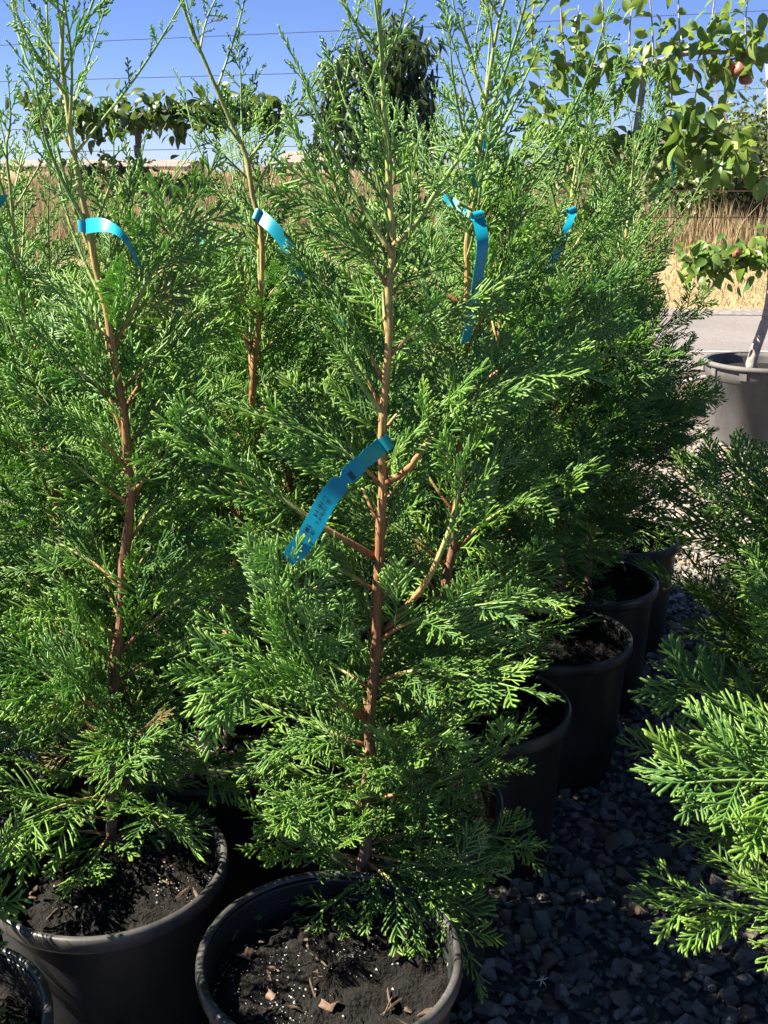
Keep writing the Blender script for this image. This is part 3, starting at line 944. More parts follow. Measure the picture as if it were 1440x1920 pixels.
def gravel():
    rs = np.random.RandomState(17)
    P = []
    for y in np.arange(0.75, 6.8, 0.0225):
        edge = -0.15 + (y - 1.4) * 0.45 if y < 3.6 else 0.84 - (y - 3.6) * 0.6
        for x in np.arange(edge, min(0.62 * y + 0.75, edge + 2.2 + max(0, y - 3.6)), 0.0225):
            P.append((x, y, 0))
    for y in np.arange(0.85, 4.6, 0.036):
        edge = -0.15 + (y - 1.4) * 0.45
        for x in np.arange(-0.5 * y - 0.3, edge, 0.036):
            P.append((x, y, 1))
    P = np.array(P)
    n = len(P)
    xy = P[:, :2] + rs.uniform(-0.012, 0.012, (n, 2))
    size = np.clip(rs.lognormal(math.log(0.0155), 0.42, n), 0.006, 0.036)
    z = size * 0.2 + rs.uniform(0, 0.012, n)
    px = 720 + F_PX * xy[:, 0] / (xy[:, 1] * math.cos(TILT) + CAM_H * math.sin(TILT))
    depth = xy[:, 1] * math.cos(TILT) + CAM_H * math.sin(TILT)
    py = 960 + F_PX * (CAM_H * math.cos(TILT) - xy[:, 1] * math.sin(TILT)) / depth
    pots = np.array([spot(i, j) for i in range(-1, 6) for j in range(0, 5)])
    dmin = np.min(np.linalg.norm(xy[:, None] - pots[None], axis=2), axis=1)
    keep = dmin > 0.165
    vis = (px > 905) & (px < 1435) & (py > 1280) & (py < 1915) & keep & (P[:, 2] == 0)
    score = np.where(vis, size / depth + z * 0.3, -1)
    top = set(np.argsort(-score)[:300].tolist())
    mb = MB()
    SV = []
    for me in STONES:
        v = np.zeros(len(me.vertices) * 3); me.vertices.foreach_get('co', v)
        SV.append((v.reshape(-1, 3), [tuple(p.vertices) for p in me.polygons]))
    for k in range(n):
        if not keep[k]: continue
        e = (rs.normal(0, .45), rs.normal(0, .45), rs.uniform(0, 6.28))
        s = size[k]; i = rs.randint(14)
        if k in top:
            o = link('stone', STONES[i], GROUND)
            o.location = (xy[k, 0], xy[k, 1], z[k] + 0.003); o.rotation_euler = e; o.scale = (s, s, s)
        else:
            ca, sa = math.cos(e[2]), math.sin(e[2]); cb, sb = math.cos(e[0]), math.sin(e[0])
            R = np.array([[ca, -sa, 0], [sa, ca, 0], [0, 0, 1]]) @ np.array([[1, 0, 0], [0, cb, -sb], [0, sb, cb]])
            V, Fc = SV[i]
            mb.add((V * s) @ R.T + np.array([xy[k, 0], xy[k, 1], z[k]]), None, Fc, 0, (rs.random_sample(), 0, 0, 0))
    o = link('gravel', mb.mesh('gravel', M_STONE, False))
    tag(o, 'dark crushed rock covering the path between the pots', 'gravel', kind='stuff')


gravel()
# a small dry seed head on the stones
mb = MB()
rs = np.random.RandomState(3)
c = on_z(1016, 1838, 0.035)
for _ in range(9):
    d = unit(rs.normal(0, 1, 3) + [0, 0, .5]); tube(mb, [c, c + d * 0.008, c + d * 0.013], [0.0012, 0.0016, 0.0003], 4)
tag(link('seed_head', mb.mesh('seed_head', plain('straw', (0.75, 0.66, 0.45), 0.8))), 'tiny pale dry seed head lying on the dark gravel', 'seed head')
for k, (a, b) in enumerate([((1105, 1545), (1240, 1572)), ((1260, 1310), (1340, 1260))]):
    mb = MB(); p, q = on_z(*a, 0.035), on_z(*b, 0.035); tube(mb, [p, (p + q) / 2 + [0.004, .006, .004], q], [0.003, 0.0026, 0.0016], 6)
    tag(link('twig', mb.mesh('twig', M_CHIP)), ['dry brown twig lying on the shaded gravel beside the pots', 'thin dry twig on the gravel farther along the path'][k], 'twig')

# ------------------------------------------------------------------ tags
def ribbon_mesh(center, widths, wdir, thick=0.0006):
    """center (n,3), widths (n,), wdir (n,3) -> closed thin strip"""
    mb = MB()
    c = np.asarray(center, float); n = len(c)
    t = unit(np.gradient(c, axis=0)); w = unit(np.asarray(wdir, float))
    nn = unit(np.cross(t, w))
    h = np.asarray(widths)[:, None] / 2
    V = np.stack([c - w * h - nn * thick / 2, c + w * h - nn * thick / 2, c + w * h + nn * thick / 2, c - w * h + nn * thick / 2], 1).reshape(-1, 3)
    q = []
    for i in range(n - 1):
        for k in range(4):
            q.append((i * 4 + k, i * 4 + (k + 1) % 4, (i + 1) * 4 + (k + 1) % 4, (i + 1) * 4 + k))
    q += [(3, 2, 1, 0), ((n - 1) * 4, (n - 1) * 4 + 1, (n - 1) * 4 + 2, (n - 1) * 4 + 3)]
    mb.add(V, q)
    return mb, c, w, nn


def tree_tag(label, strip_px, Y, width, trunk_r=0.009, loop=True, wd=None, notch=False, mat=None):
    """strip_px: photo pixels of the strip's middle line, from the trunk outward; width in metres"""
    n = 48
    c, L = smooth_line(px_line(strip_px, Y), n)
    t = unit(np.gradient(c, axis=0))
    if wd is None:
        wv = unit(np.cross(t, np.array([0.1, -1.0, 0.15])))
    else:
        a = np.linspace(0, 1, n)[:, None]
        wv = unit(np.asarray(wd[0], float) * (1 - a) + np.asarray(wd[1], float) * a)
    s = np.linspace(0, 1, n)
    w = np.full(n, width)
    if notch:
        w = width * np.where(s < 0.42, 0.9 - 0.22 * np.exp(-((s - 0.20) / 0.02) ** 2) - 0.42 * np.exp(-((s - 0.40) / 0.03) ** 2) + 0.06 * np.sin(s * 140) * (s > .08), 1.0)
        w[-4:] *= np.array([1, .95, .8, .5])
    root = empty('plant_tag', tuple(c[0]))
    tag(root, label, 'plant tag', 'teal plastic tags looped on the cedars')
    o = -c[0]
    mb, cc, ww, nn = ribbon_mesh(c + o, w, wv)
    link('strip', mb.mesh('strip', mat or M_TAG, False), root)
    if loop:
        a = np.linspace(0, 2 * math.pi, 25)
        up = wv[0]; e1 = unit(t[0] - up * (t[0] @ up)); e2 = np.cross(up, e1)
        r = trunk_r + 0.0015
        lp = -e1 * r + e1 * np.cos(a)[:, None] * r + e2 * np.sin(a)[:, None] * r
        mb2, *_ = ribbon_mesh(lp, np.full(25, width * 0.8), np.tile(up, (25, 1)))
        link('loop', mb2.mesh('loop', mat or M_TAG, False), root)
    return root, cc, ww, nn, s


def print_on(root, name, cc, ww, nn, s, quads, width):
    """quads: (s0, s1, u0, u1) rectangles on the strip, u across from -0.5 to 0.5"""
    mb = MB()
    f = np.array([0, -1.0, 0])
    for s0, s1, u0, u1 in quads:
        V = []
        for a, u in ((s0, u0), (s1, u0), (s1, u1), (s0, u1)):
            p = np.array([np.interp(a, s, cc[:, k]) for k in range(3)]); wv = np.array([np.interp(a, s, ww[:, k]) for k in range(3)])
            n = np.array([np.interp(a, s, nn[:, k]) for k in range(3)]); n = n * np.sign(n @ f)
            V.append(p + wv * u * width + n * 0.0007)
        mb.add(V, [(0, 1, 2, 3)])
    return link(name, mb.mesh(name, M_INK), root)


TW = 0.030
r_, cc, ww, nn, ss = tree_tag('printed teal tag looped round the trunk of the nearest cedar', [(716, 836), (680, 866), (640, 905), (612, 940), (588, 985), (566, 1020), (540, 1052)],
                              [HY - 0.016, HY - .06, HY - .10, HY - .135, HY - .16, HY - .18, HY - .195], TW, 0.0085, notch=True)
rb = random.Random(8)
q, a = [], 0.315
while a < 0.352:
    d = rb.choice([.0012, .002, .0030]); q.append((a, a + d, -0.36, 0.10)); a += d + rb.choice([.0012, .002])
print_on(r_, 'barcode', cc, ww, nn, ss, q, TW)
q = []
for u0, u1, s0, s1 in ((0.10, 0.27, 0.57, 0.70), (-0.16, 0.0, 0.57, 0.735), (-0.16, -0.04, 0.775, 0.835)):
    a = s0
    while a < s1:
        d = rb.uniform(.005, .009)
        q += [(a, a + d * .35, u0, u1), (a + d * .35, a + d, u0 + (u1 - u0) * rb.choice([0, .4, .75]), u0 + (u1 - u0) * rb.choice([.25, .95, 1.0]))]
        a += d + rb.choice([.003, .003, .008])
print_on(r_, 'printed_text', cc, ww, nn, ss, q, TW)
q = [(0.765, 0.770, .08, .32), (0.815, 0.820, .08, .32), (0.765, 0.820, .08, .10), (0.765, 0.820, .30, .32), (0.778, 0.806, .15, .26)]
print_on(r_, 'printed_emblem', cc, ww, nn, ss, q, TW)

tree_tag('blue tag streaming right from the leader of the left front cedar', [(160, 424), (190, 422), (218, 432), (238, 452), (252, 478), (262, 500)],
         [yb - .01, yb - .05, yb - .08, yb - .085, yb - .08, yb - .075], 0.023, 0.006, wd=((0.05, 0, 1), (0.12, .95, -.28)))
tree_tag('green-teal tag drooping from the leader of the cedar behind the front pots', [(488, 405), (510, 425), (535, 455), (552, 490), (562, 530)],
         [yb2 - .01, yb2 - .03, yb2 - .04, yb2 - .05, yb2 - .05], 0.026, 0.006, wd=((0.4, .3, .9), (0.9, .4, .2)))
tree_tag('long teal tag hanging straight down from the slim trunk behind the front cedar', [(898, 412), (905, 455), (898, 510), (890, 560), (880, 610), (872, 642)],
         [yb3 - 0.11, yb3 - 0.13, yb3 - 0.13, yb3 - 0.12, yb3 - 0.12, yb3 - 0.11], 0.022, 0.006, wd=((0.9, .3, .2), (0.7, .7, .1)))
tree_tag('bright teal tag folded over high up on the third cedar of the path row', [(926, 272), (910, 268), (898, 282)], [yb4 - 0.12, yb4 - 0.15, yb4 - 0.15], 0.022, 0.005, wd=((0.1, .2, 1), (0.1, .2, 1)))
tree_tag('small teal tag end standing upright beside a green leader', [(893, 352), (884, 330), (885, 304)], [yb3 - .02, yb3 - .04, yb3 - .05], 0.014, 0.005, loop=False, wd=((0.9, .4, 0), (0.8, .6, 0)))
tree_tag('blue tag reaching left from the slim trunk behind the front cedar', [(896, 412), (870, 392), (850, 380), (832, 366)], [yb3 - .02, yb3 + .02, yb3 + .04, yb3 + .05], 0.016, 0.005, loop=False, wd=((0.3, .2, .9), (0.3, .2, .9)))
tree_tag('slanting leaf-shadowed teal tag on the fourth cedar of the path row', [(1074, 398), (1062, 430), (1046, 470), (1032, 508)], [yb5 - 0.16, yb5 - 0.20, yb5 - 0.22, yb5 - 0.22], 0.026, 0.005, wd=((0.9, .4, .3), (0.9, .4, .3)))
tree_tag('crumpled pale teal tag on the farthest cedar of the path row', [(1152, 492), (1130, 505), (1118, 528)], [yb6 - 0.13, yb6 - 0.16, yb6 - 0.18], 0.026, 0.006, wd=((0.5, .2, .8), (0.8, .3, .4)))
tree_tag('teal tag tail hanging below the crumpled tag on the farthest cedar', [(1158, 510), (1154, 535), (1140, 562)], [yb6 - 0.13, yb6 - 0.16, yb6 - 0.16], 0.022, 0.006, loop=False, wd=((0.9, .4, .1), (0.8, .5, .3)))
x, y = spot(2, 1)
tree_tag('short teal tag hanging among foliage just left of the front trunk', [(640, 596), (645, 620), (650, 642)], [y - .10, y - .11, y - .11], 0.020, 0.005, loop=False, wd=((0.9, .4, .1), (0.9, .4, .1)))
x, y = spot(3, 2)
tree_tag('small teal tag on a thin trunk left of the forked cedar', [(370, 446), (376, 458), (382, 472)], [y - .15, y - .17, y - .17], 0.026, 0.005, wd=((0.8, .3, .4), (0.8, .3, .4)))
x, y = spot(1, 2)
tree_tag('teal tag cut off by the left edge of the picture', [(-10, 395), (2, 378), (8, 365)], [y - .1] * 3, 0.016, 0.005, loop=False, wd=((0.9, .4, .1), (0.9, .4, .1)))

# ------------------------------------------------------------------ weeds and a dry leaf in the front pot
mb = MB()
rs = np.random.RandomState(12)
for (px, py) in [(455, 1712), (466, 1706), (478, 1704), (490, 1700), (472, 1694), (486, 1712), (484, 1722), (498, 1706)]:
    c = on_z(px, py, SOIL_Z + 0.022); a = np.linspace(0, 2 * math.pi, 9)[:-1]; r = rs.uniform(.004, .007)
    V = np.vstack([[c], np.stack([c[0] + r * np.cos(a), c[1] + r * np.sin(a), c[2] + .0015 + 0 * a], 1)])
    mb.add(V, None, [(0, 1 + i, 1 + (i + 1) % 8) for i in range(8)], 0, (0.5, 0, 0, 0))
    tube(mb, [c, c - [0, 0, .018]], [.0005, .0005], 3)
tag(link('seedling_weed', mb.mesh('seedling_weed', M_WEED)), 'little round-leaved green weed sprouting in the front pot soil', 'weed')
for k, (px, py, s_) in enumerate([(458, 1790, .017), (432, 1752, .014), (618, 1885, .016), (512, 1868, .012)]):
    c = on_z(px, py, SOIL_Z + 0.014); mb = MB(); a = np.linspace(0, 2 * math.pi, 15)[:-1]
    rr = s_ * (1 + 0.3 * np.sin(a * 5 + k)) * rs.uniform(.8, 1.1, 14)
    top = np.stack([rr * np.cos(a), rr * .7 * np.sin(a), .003 + .006 * np.sin(a * 2 + k)], 1)
    V = np.vstack([[(0, 0, .002)], top, [(0, 0, .0012)], top - [0, 0, .0008]]) + c
    T = [(0, 1 + i, 1 + (i + 1) % 14) for i in range(14)] + [(15, 16 + (i + 1) % 14, 16 + i) for i in range(14)]
    mb.add(V, [(1 + (i + 1) % 14, 1 + i, 16 + i, 16 + (i + 1) % 14) for i in range(14)], T)
    tag(link('dry_leaf', mb.mesh('dry_leaf', M_DRYLEAF)), ['crumpled brown dry leaf under the weed in the front pot', 'brown dry leaf scrap by the left wall of the front pot',
        'curled dry leaf below the lowest sprays of the front cedar', 'small dry leaf low in the front pot soil'][k], 'dry leaf')

# ------------------------------------------------------------------ broad-leaved fruit trees
def leaf_template(w=0.30, fold=0.25, curl=0.25, n=6):
    """leaf along +X of length 1; returns V, quads"""
    V, q = [], []
    for i in range(n + 1):
        t = i / n
        h = w * (math.sin(math.pi * min(1, t ** 0.8)) ** 0.85) if 0 < t < 1 else 0.012
        z = -curl * t * t
        V += [(t, h, z + fold * h), (t, 0, z), (t, -h, z + fold * h)]
    for i in range(n):
        for k in range(2):
            q.append((i * 3 + k, i * 3 + k + 1, (i + 1) * 3 + k + 1, (i + 1) * 3 + k))
    return np.array(V), np.array(q)


PEAR_T = [leaf_template(0.27, 0.35, c) for c in (0.1, 0.3, 0.55)]
LANCE_T = [leaf_template(0.13, 0.4, c) for c in (0.2, 0.5, 0.8)]
BUSH_T = [leaf_template(0.34, 0.3, c, 3) for c in (0.1, 0.4)]
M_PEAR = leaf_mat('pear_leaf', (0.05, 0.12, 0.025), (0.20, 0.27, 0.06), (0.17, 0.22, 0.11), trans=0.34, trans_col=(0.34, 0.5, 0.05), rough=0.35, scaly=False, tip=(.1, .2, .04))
M_PEARD = leaf_mat('dark_pear_leaf', (0.03, 0.07, 0.02), (0.10, 0.15, 0.035), (0.09, 0.12, 0.06), trans=0.25, trans_col=(0.25, 0.36, 0.04), rough=0.4, scaly=False, tip=(.06, .12, .03))  # darker copy of the pear leaf: shade of the backlit tier put into the colour
M_PEACH = leaf_mat('peach_leaf', (0.014, 0.038, 0.016), (0.045, 0.085, 0.026), (0.06, 0.09, 0.05), trans=0.12, trans_col=(0.2, 0.32, 0.04), rough=0.4, scaly=False, tip=(.05, .1, .03))
M_BUSH = leaf_mat('bramble_leaf', (0.05, 0.085, 0.025), (0.15, 0.17, 0.05), (0.12, 0.14, 0.08), trans=0.2, trans_col=(0.3, 0.38, 0.08), scaly=False, tip=(.1, .14, .05))
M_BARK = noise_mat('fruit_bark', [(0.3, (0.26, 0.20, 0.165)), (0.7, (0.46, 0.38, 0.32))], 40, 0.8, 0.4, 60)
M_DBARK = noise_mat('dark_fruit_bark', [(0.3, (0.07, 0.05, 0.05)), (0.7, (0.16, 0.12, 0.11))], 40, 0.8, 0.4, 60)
M_FRUIT = noise_mat('red_pear_skin', [(0.3, (0.20, 0.045, 0.04)), (0.7, (0.30, 0.12, 0.07))], 18, 0.35)


def leaf_mats(P, D, Nn, S):
    x = unit(D); y = unit(np.cross(Nn, x)); z = np.cross(x, y)
    return [np.vstack([np.hstack([np.stack([a, b, c], 1) * s, p[:, None]]), [[0, 0, 0, 1]]]) for a, b, c, p, s in zip(x, y, z, P, S)]


def leaves_joined(mb, mats4, tmpl, rs):
    for m in mats4:
        V, q = tmpl[rs.randint(len(tmpl))]
        A = np.zeros((len(V), 4)); A[:, 0] = rs.uniform(0, 1)
        mb.add(V @ m[:3, :3].T + m[:3, 3], q, None, 0, A)


def leaf_cluster(line, n, rs, size, spread, hang=0.4, end=False):
    """leaves around a polyline: positions, directions, normals, sizes"""
    t = rs.uniform(0.02, 1, n)
    seg = np.linspace(0, 1, len(line))
    P = np.stack([np.interp(t, seg, line[:, k]) for k in range(3)], 1) + rs.normal(0, 1, (n, 3)) * np.asarray(spread)
    D = unit(rs.normal(0, 1, (n, 3)) + np.array([0, 0, -hang]))
    Nn = unit(rs.normal(0, 0.6, (n, 3)) + np.array([-0.2, -0.2, 1.0]))
    S = size * rs.uniform(0.65, 1.2, n)
    return P, D, Nn, S


def fruit_tree(name, label, base, limbs, clusters, tmpl, mat, bark, seed, group=None, singles=0, fruits=()):
    """limbs: (part name, world polyline, r0, r1); clusters: (line, count, size, spread, hang)"""
    rs = np.random.RandomState(seed)
    root = tag(empty(name, tuple(base)), label, 'fruit tree', group)
    b = np.asarray(base, float)
    for nm, pl, r0, r1 in limbs:
        pts, _ = smooth_line(np.asarray(pl) - b, 16)
        mb = MB(); tube(mb, pts, np.linspace(r0, r1, 16), 8)
        link(nm, mb.mesh(nm, bark), root)
    ms = []
    for line, n, size, spread, hang in clusters:
        pts, _ = smooth_line(np.asarray(line) - b, 12)
        ms += leaf_mats(*leaf_cluster(pts, n, rs, size, spread, hang))
    if singles:
        scale = np.array([np.linalg.norm(m[:3, 0]) for m in ms])
        vis = []
        for m in ms:
            w = m[:3, 3] + b; px = 720 + F_PX * w[0] / (w[1] * math.cos(TILT) + (CAM_H - w[2]) * math.sin(TILT)); vis.append(-40 < px < 1450)
        order = np.argsort(-(scale * np.array(vis)))
        lm = []
        for k in range(12):
            V, q = tmpl[k % len(tmpl)]
            A = np.zeros((len(V), 4)); A[:, 0] = k / 11
            lm.append(MB().add(V, q, None, 0, A).mesh('leaf', mat))
        for i in order[:singles]:
            link('leaf', lm[rs.randint(12)], root, ms[i])
        ms = [ms[i] for i in order[singles:]]
    if ms:
        mb = MB(); leaves_joined(mb, ms, tmpl, rs)
        o = link('crown', mb.mesh('crown', mat), root)
        if singles: o['kind'] = 'stuff'
    for p, r in fruits:
        mb = MB(); prof = [(0.001, 1.25), (0.25, 1.15), (0.42, 0.8), (0.75, 0.35), (0.95, -0.1), (0.98, -0.4), (0.8, -0.8), (0.4, -1.0), (0.001, -0.97)]
        lathe(mb, np.array(prof) * r, 14)
        f = link('pear', mb.mesh('pear', M_FRUIT), root); f.location = tuple(np.asarray(p) - b)
    return root


# pear espalier behind the path row
Y = 4.7
rp = random.Random(31)
base = at(1185, 700, Y); base[2] = 0
limbs = [('trunk', np.vstack([base, px_line([(1182, 560), (1185, 350), (1195, 230), (1208, 150), (1212, 110)], Y)]), 0.022, 0.013)]
tiers = [px_line([(1212, 128), (1140, 130), (1060, 120), (990, 105)], [Y, Y, Y - .05, Y - .1]), px_line([(1212, 122), (1290, 100), (1370, 98), (1480, 95)], [Y, Y, Y + .05, Y + .1]),
         px_line([(1190, 268), (1120, 280), (1050, 270), (1000, 255)], Y), px_line([(1190, 262), (1270, 250), (1340, 262), (1420, 280)], [Y, Y - .1, Y - .15, Y - .2]),
         px_line([(1183, 400), (1120, 395), (1080, 390)], Y)]
for t in tiers: limbs.append(('limb', t, 0.011, 0.006))
shoots = []
for (x0, y0, x1, y1) in [(1000, 110, 1010, -30), (1060, 120, 1050, -20), (1095, 128, 1085, 10), (1140, 125, 1130, -40), (1180, 120, 1195, -40), (1225, 115, 1215, -30), (1275, 100, 1270, -40), (1330, 100, 1345, -40),
                         (1400, 98, 1410, -40), (1250, 255, 1255, 130), (1300, 255, 1310, 150), (1320, 255, 1335, 195), (1040, 265, 1020, 150), (1090, 275, 1085, 170), (1380, 100, 1385, 130)]:
    shoots.append(px_line([(x0, y0), ((x0 + x1) / 2 + rp.uniform(-8, 8), (y0 + y1) / 2), (x1, y1)], Y + rp.uniform(-.08, .05)))
for s_ in shoots: limbs.append(('shoot', s_, 0.0045, 0.0018))
cl = [(tiers[0], 90, .085, (.04, .07, .055), .7), (tiers[1], 100, .085, (.04, .07, .055), .7), (tiers[2], 100, .085, (.04, .07, .06), .6), (tiers[3], 130, .09, (.04, .08, .06), .6), (tiers[4], 50, .085, (.03, .05, .05), .6),
      (px_line([(1080, 280), (1200, 290), (1300, 300), (1420, 305)], [Y, Y, Y - .1, Y - .2]), 90, .09, (.03, .07, .05), .9),
      (px_line([(980, 240), (1060, 220), (1150, 200)], [Y, Y, Y]), 40, .075, (.04, .07, .06), .6),
      (px_line([(1340, 60), (1440, 50)], Y), 26, .075, (.03, .05, .05), .8),
      (px_line([(1345, 120), (1400, 125)], Y - .05), 26, .075, (.03, .05, .05), 1.4)]
cl += [(s_, 13, .070, (.018, .03, .02), .3) for s_ in shoots]
fr = [(at(1368, 125, Y - .06), .026), (at(1388, 128, Y - .08), .030), (at(1398, 145, Y - .05), .028), (at(1405, 110, Y - .06), .026)]
fruit_tree('pear_tree', 'espaliered pear tree with tiered leafy arms and red fruit against the sky', base, limbs, cl, PEAR_T, M_PEAR, M_BARK, 61, 'espaliered fruit trees', singles=300, fruits=fr)
c = at(1262, 300, Y - .12)
tree_tag('teal tag dangling below the lower pear tier', [(1262, 296), (1263, 322), (1261, 350)], [Y - .15] * 3, 0.024, 0.005, loop=False, wd=((0.8, .6, 0), (0.6, .8, 0)))


# big grey pot with its own fruit tree, on the far side of the path
def big_pot():
    Yc = 6.45
    c = at(1428, 700, Yc); bx, by = c[0], Yc
    R, Hh = 0.345, 0.50
    root = tag(empty('potted_fruit_tree', (bx, by, 0)), 'fruit tree with a low leafy arm in the big grey tub by the road', 'potted tree')
    mb = MB()
    lathe(mb, [(0.26, 0), (0.285, 0), (0.29, .01), (R - .022, Hh - .10), (R - .014, Hh - .095), (R - .012, Hh - .03), (R - .012, Hh), (R - .02, Hh), (R - .024, Hh - .03), (0.27, .03), (0, .03)], 72)
    pot = link('pot', mb.mesh('pot', M_GREYPOT), root)
    mb = MB(); lathe(mb, [(R - .012, Hh - .022), (R + .004, Hh - .024), (R + .008, Hh - .012), (R + .004, Hh + .003), (R - .012, Hh + .006), (R - .021, Hh)], 72)
    link('rim', mb.mesh('rim', M_GREYPOT), pot)
    for k in range(10):
        a = k * 2 * math.pi / 10 + 0.3
        mb = MB(); lo, hi = Hh - .075, Hh - .03
        for z0, z1 in ((lo, hi),):
            V = [(R - .016 + dr, s * .022, z) for z in (z0, z1) for dr in (0, .014) for s in (-1, 1)]
            mb.add(V, [(0, 1, 3, 2), (4, 6, 7, 5), (0, 4, 5, 1), (2, 3, 7, 6), (0, 2, 6, 4), (1, 5, 7, 3)])
        o = link('lug', mb.mesh('lug', M_GREYPOT, False), pot); o.rotation_euler = (0, 0, a)
    mb = MB(); lathe(mb, [(0, Hh - .06), (R - .03, Hh - .065)], 48); link('soil', mb.mesh('soil', M_SOIL), pot)
    b = np.array([bx, by, 0])
    tr = np.vstack([[bx - .06, by - .03, Hh - .08], at(1404, 700, Yc - .03), px_line([(1418, 650), (1436, 600), (1446, 540), (1448, 430), (1446, 250), (1440, 120)], Yc)]) - b
    pts, _ = smooth_line(tr, 20)
    mb = MB(); tube(mb, pts, np.linspace(.032, .014, 20), 10); link('trunk', mb.mesh('trunk', M_BARK), root)
    arm = px_line([(1446, 470), (1400, 478), (1340, 490), (1285, 492)], [Yc, Yc - .05, Yc - .1, Yc - .15]) - b
    arm2 = px_line([(1448, 470), (1500, 470), (1600, 480)], Yc) - b
    rs = np.random.RandomState(5)
    ms = []
    for a_, n_ in ((arm, 250), (arm2, 50)):
        pts, _ = smooth_line(a_, 12)
        mb = MB(); tube(mb, pts, np.linspace(.014, .007, 12), 7); link('limb', mb.mesh('limb', M_DBARK), root)
        ms += leaf_mats(*leaf_cluster(pts, n_, rs, .085, (.04, .06, .055), .8))
    lm = []
    for k in range(8):
        V, q = PEAR_T[k % 3]; A = np.zeros((len(V), 4)); A[:, 0] = k / 9
        lm.append(MB().add(V, q, None, 0, A).mesh('leaf', M_PEAR))
    for m in ms: link('leaf', lm[rs.randint(8)], root, m)
    for px, py in ((1382, 474), (1300, 502)):
        mb = MB(); lathe(mb, np.array([(0.001, 1.2), (0.3, 1.1), (0.5, 0.7), (0.95, -0.1), (0.8, -0.8), (0.001, -1)]) * .03, 12)
        f = link('fruit', mb.mesh('fruit', M_FRUIT), root); f.location = tuple(at(px, py, Yc - .12) - b)


big_pot()

# espalier to the left
Y = 7.2
base = at(280, 700, Y); base[2] = 0
limbs = [('trunk', np.vstack([base, px_line([(278, 540), (276, 430), (268, 340), (258, 275), (262, 215)], Y)]), 0.030, 0.018)]
tl = px_line([(262, 215), (190, 218), (110, 212), (50, 205)], Y); tr = px_line([(262, 215), (340, 210), (440, 205), (515, 212)], Y)
tl2 = px_line([(270, 330), (220, 320), (170, 330), (120, 340)], Y); tr2 = px_line([(270, 330), (330, 345), (380, 350)], Y)
for t in (tl, tr, tl2, tr2): limbs.append(('limb', t, 0.014, 0.007))
cl = [(tl, 430, .082, (.05, .10, .062), .7), (tr, 520, .082, (.05, .07, .055), .6), (tl2, 120, .08, (.05, .06, .05), .6), (tr2, 90, .08, (.05, .06, .05), .8),
      (px_line([(490, 195), (525, 215)], Y), 30, .09, (.03, .05, .05), 1.0)]
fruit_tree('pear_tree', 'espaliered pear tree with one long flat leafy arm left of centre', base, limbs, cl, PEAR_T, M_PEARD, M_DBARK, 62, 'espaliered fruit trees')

# drooping column in the middle distance
Y = 7.4
base = at(720, 700, Y); base[2] = 0
limbs = [('trunk', np.vstack([base, px_line([(720, 560), (718, 400), (716, 250), (722, 130), (735, 80)], Y)]), 0.032, 0.012)]
cl = []
for (x0, y0, x1, y1, n) in [(720, 110, 760, 75, 90), (700, 130, 640, 110, 60), (716, 160, 610, 140, 120), (720, 130, 800, 100, 110), (720, 180, 805, 160, 130), (716, 200, 605, 190, 120), (716, 230, 600, 230, 90),
                            (720, 210, 810, 220, 130), (716, 240, 830, 262, 120), (716, 240, 596, 262, 90), (720, 250, 800, 300, 110), (716, 250, 640, 300, 90), (716, 260, 770, 270, 80), (716, 260, 660, 270, 70), (720, 90, 735, 62, 30), (716, 150, 690, 250, 120), (730, 150, 770, 250, 140), (760, 90, 815, 105, 16)]:
    l = px_line([(x0, y0), ((x0 + x1) / 2, min(y0, y1) - 8), (x1, y1)], [Y, Y - rp.uniform(-.15, .2), Y - rp.uniform(-.25, .25)])
    limbs.append(('limb', l, 0.010, 0.004)); cl.append((l, int(n * 1.8), .10, (.045, .09, .06), 1.8))
fruit_tree('peach_tree', 'dark bushy tree with drooping narrow leaves in the middle distance', base, limbs, cl, LANCE_T, M_PEACH, M_DBARK, 63)

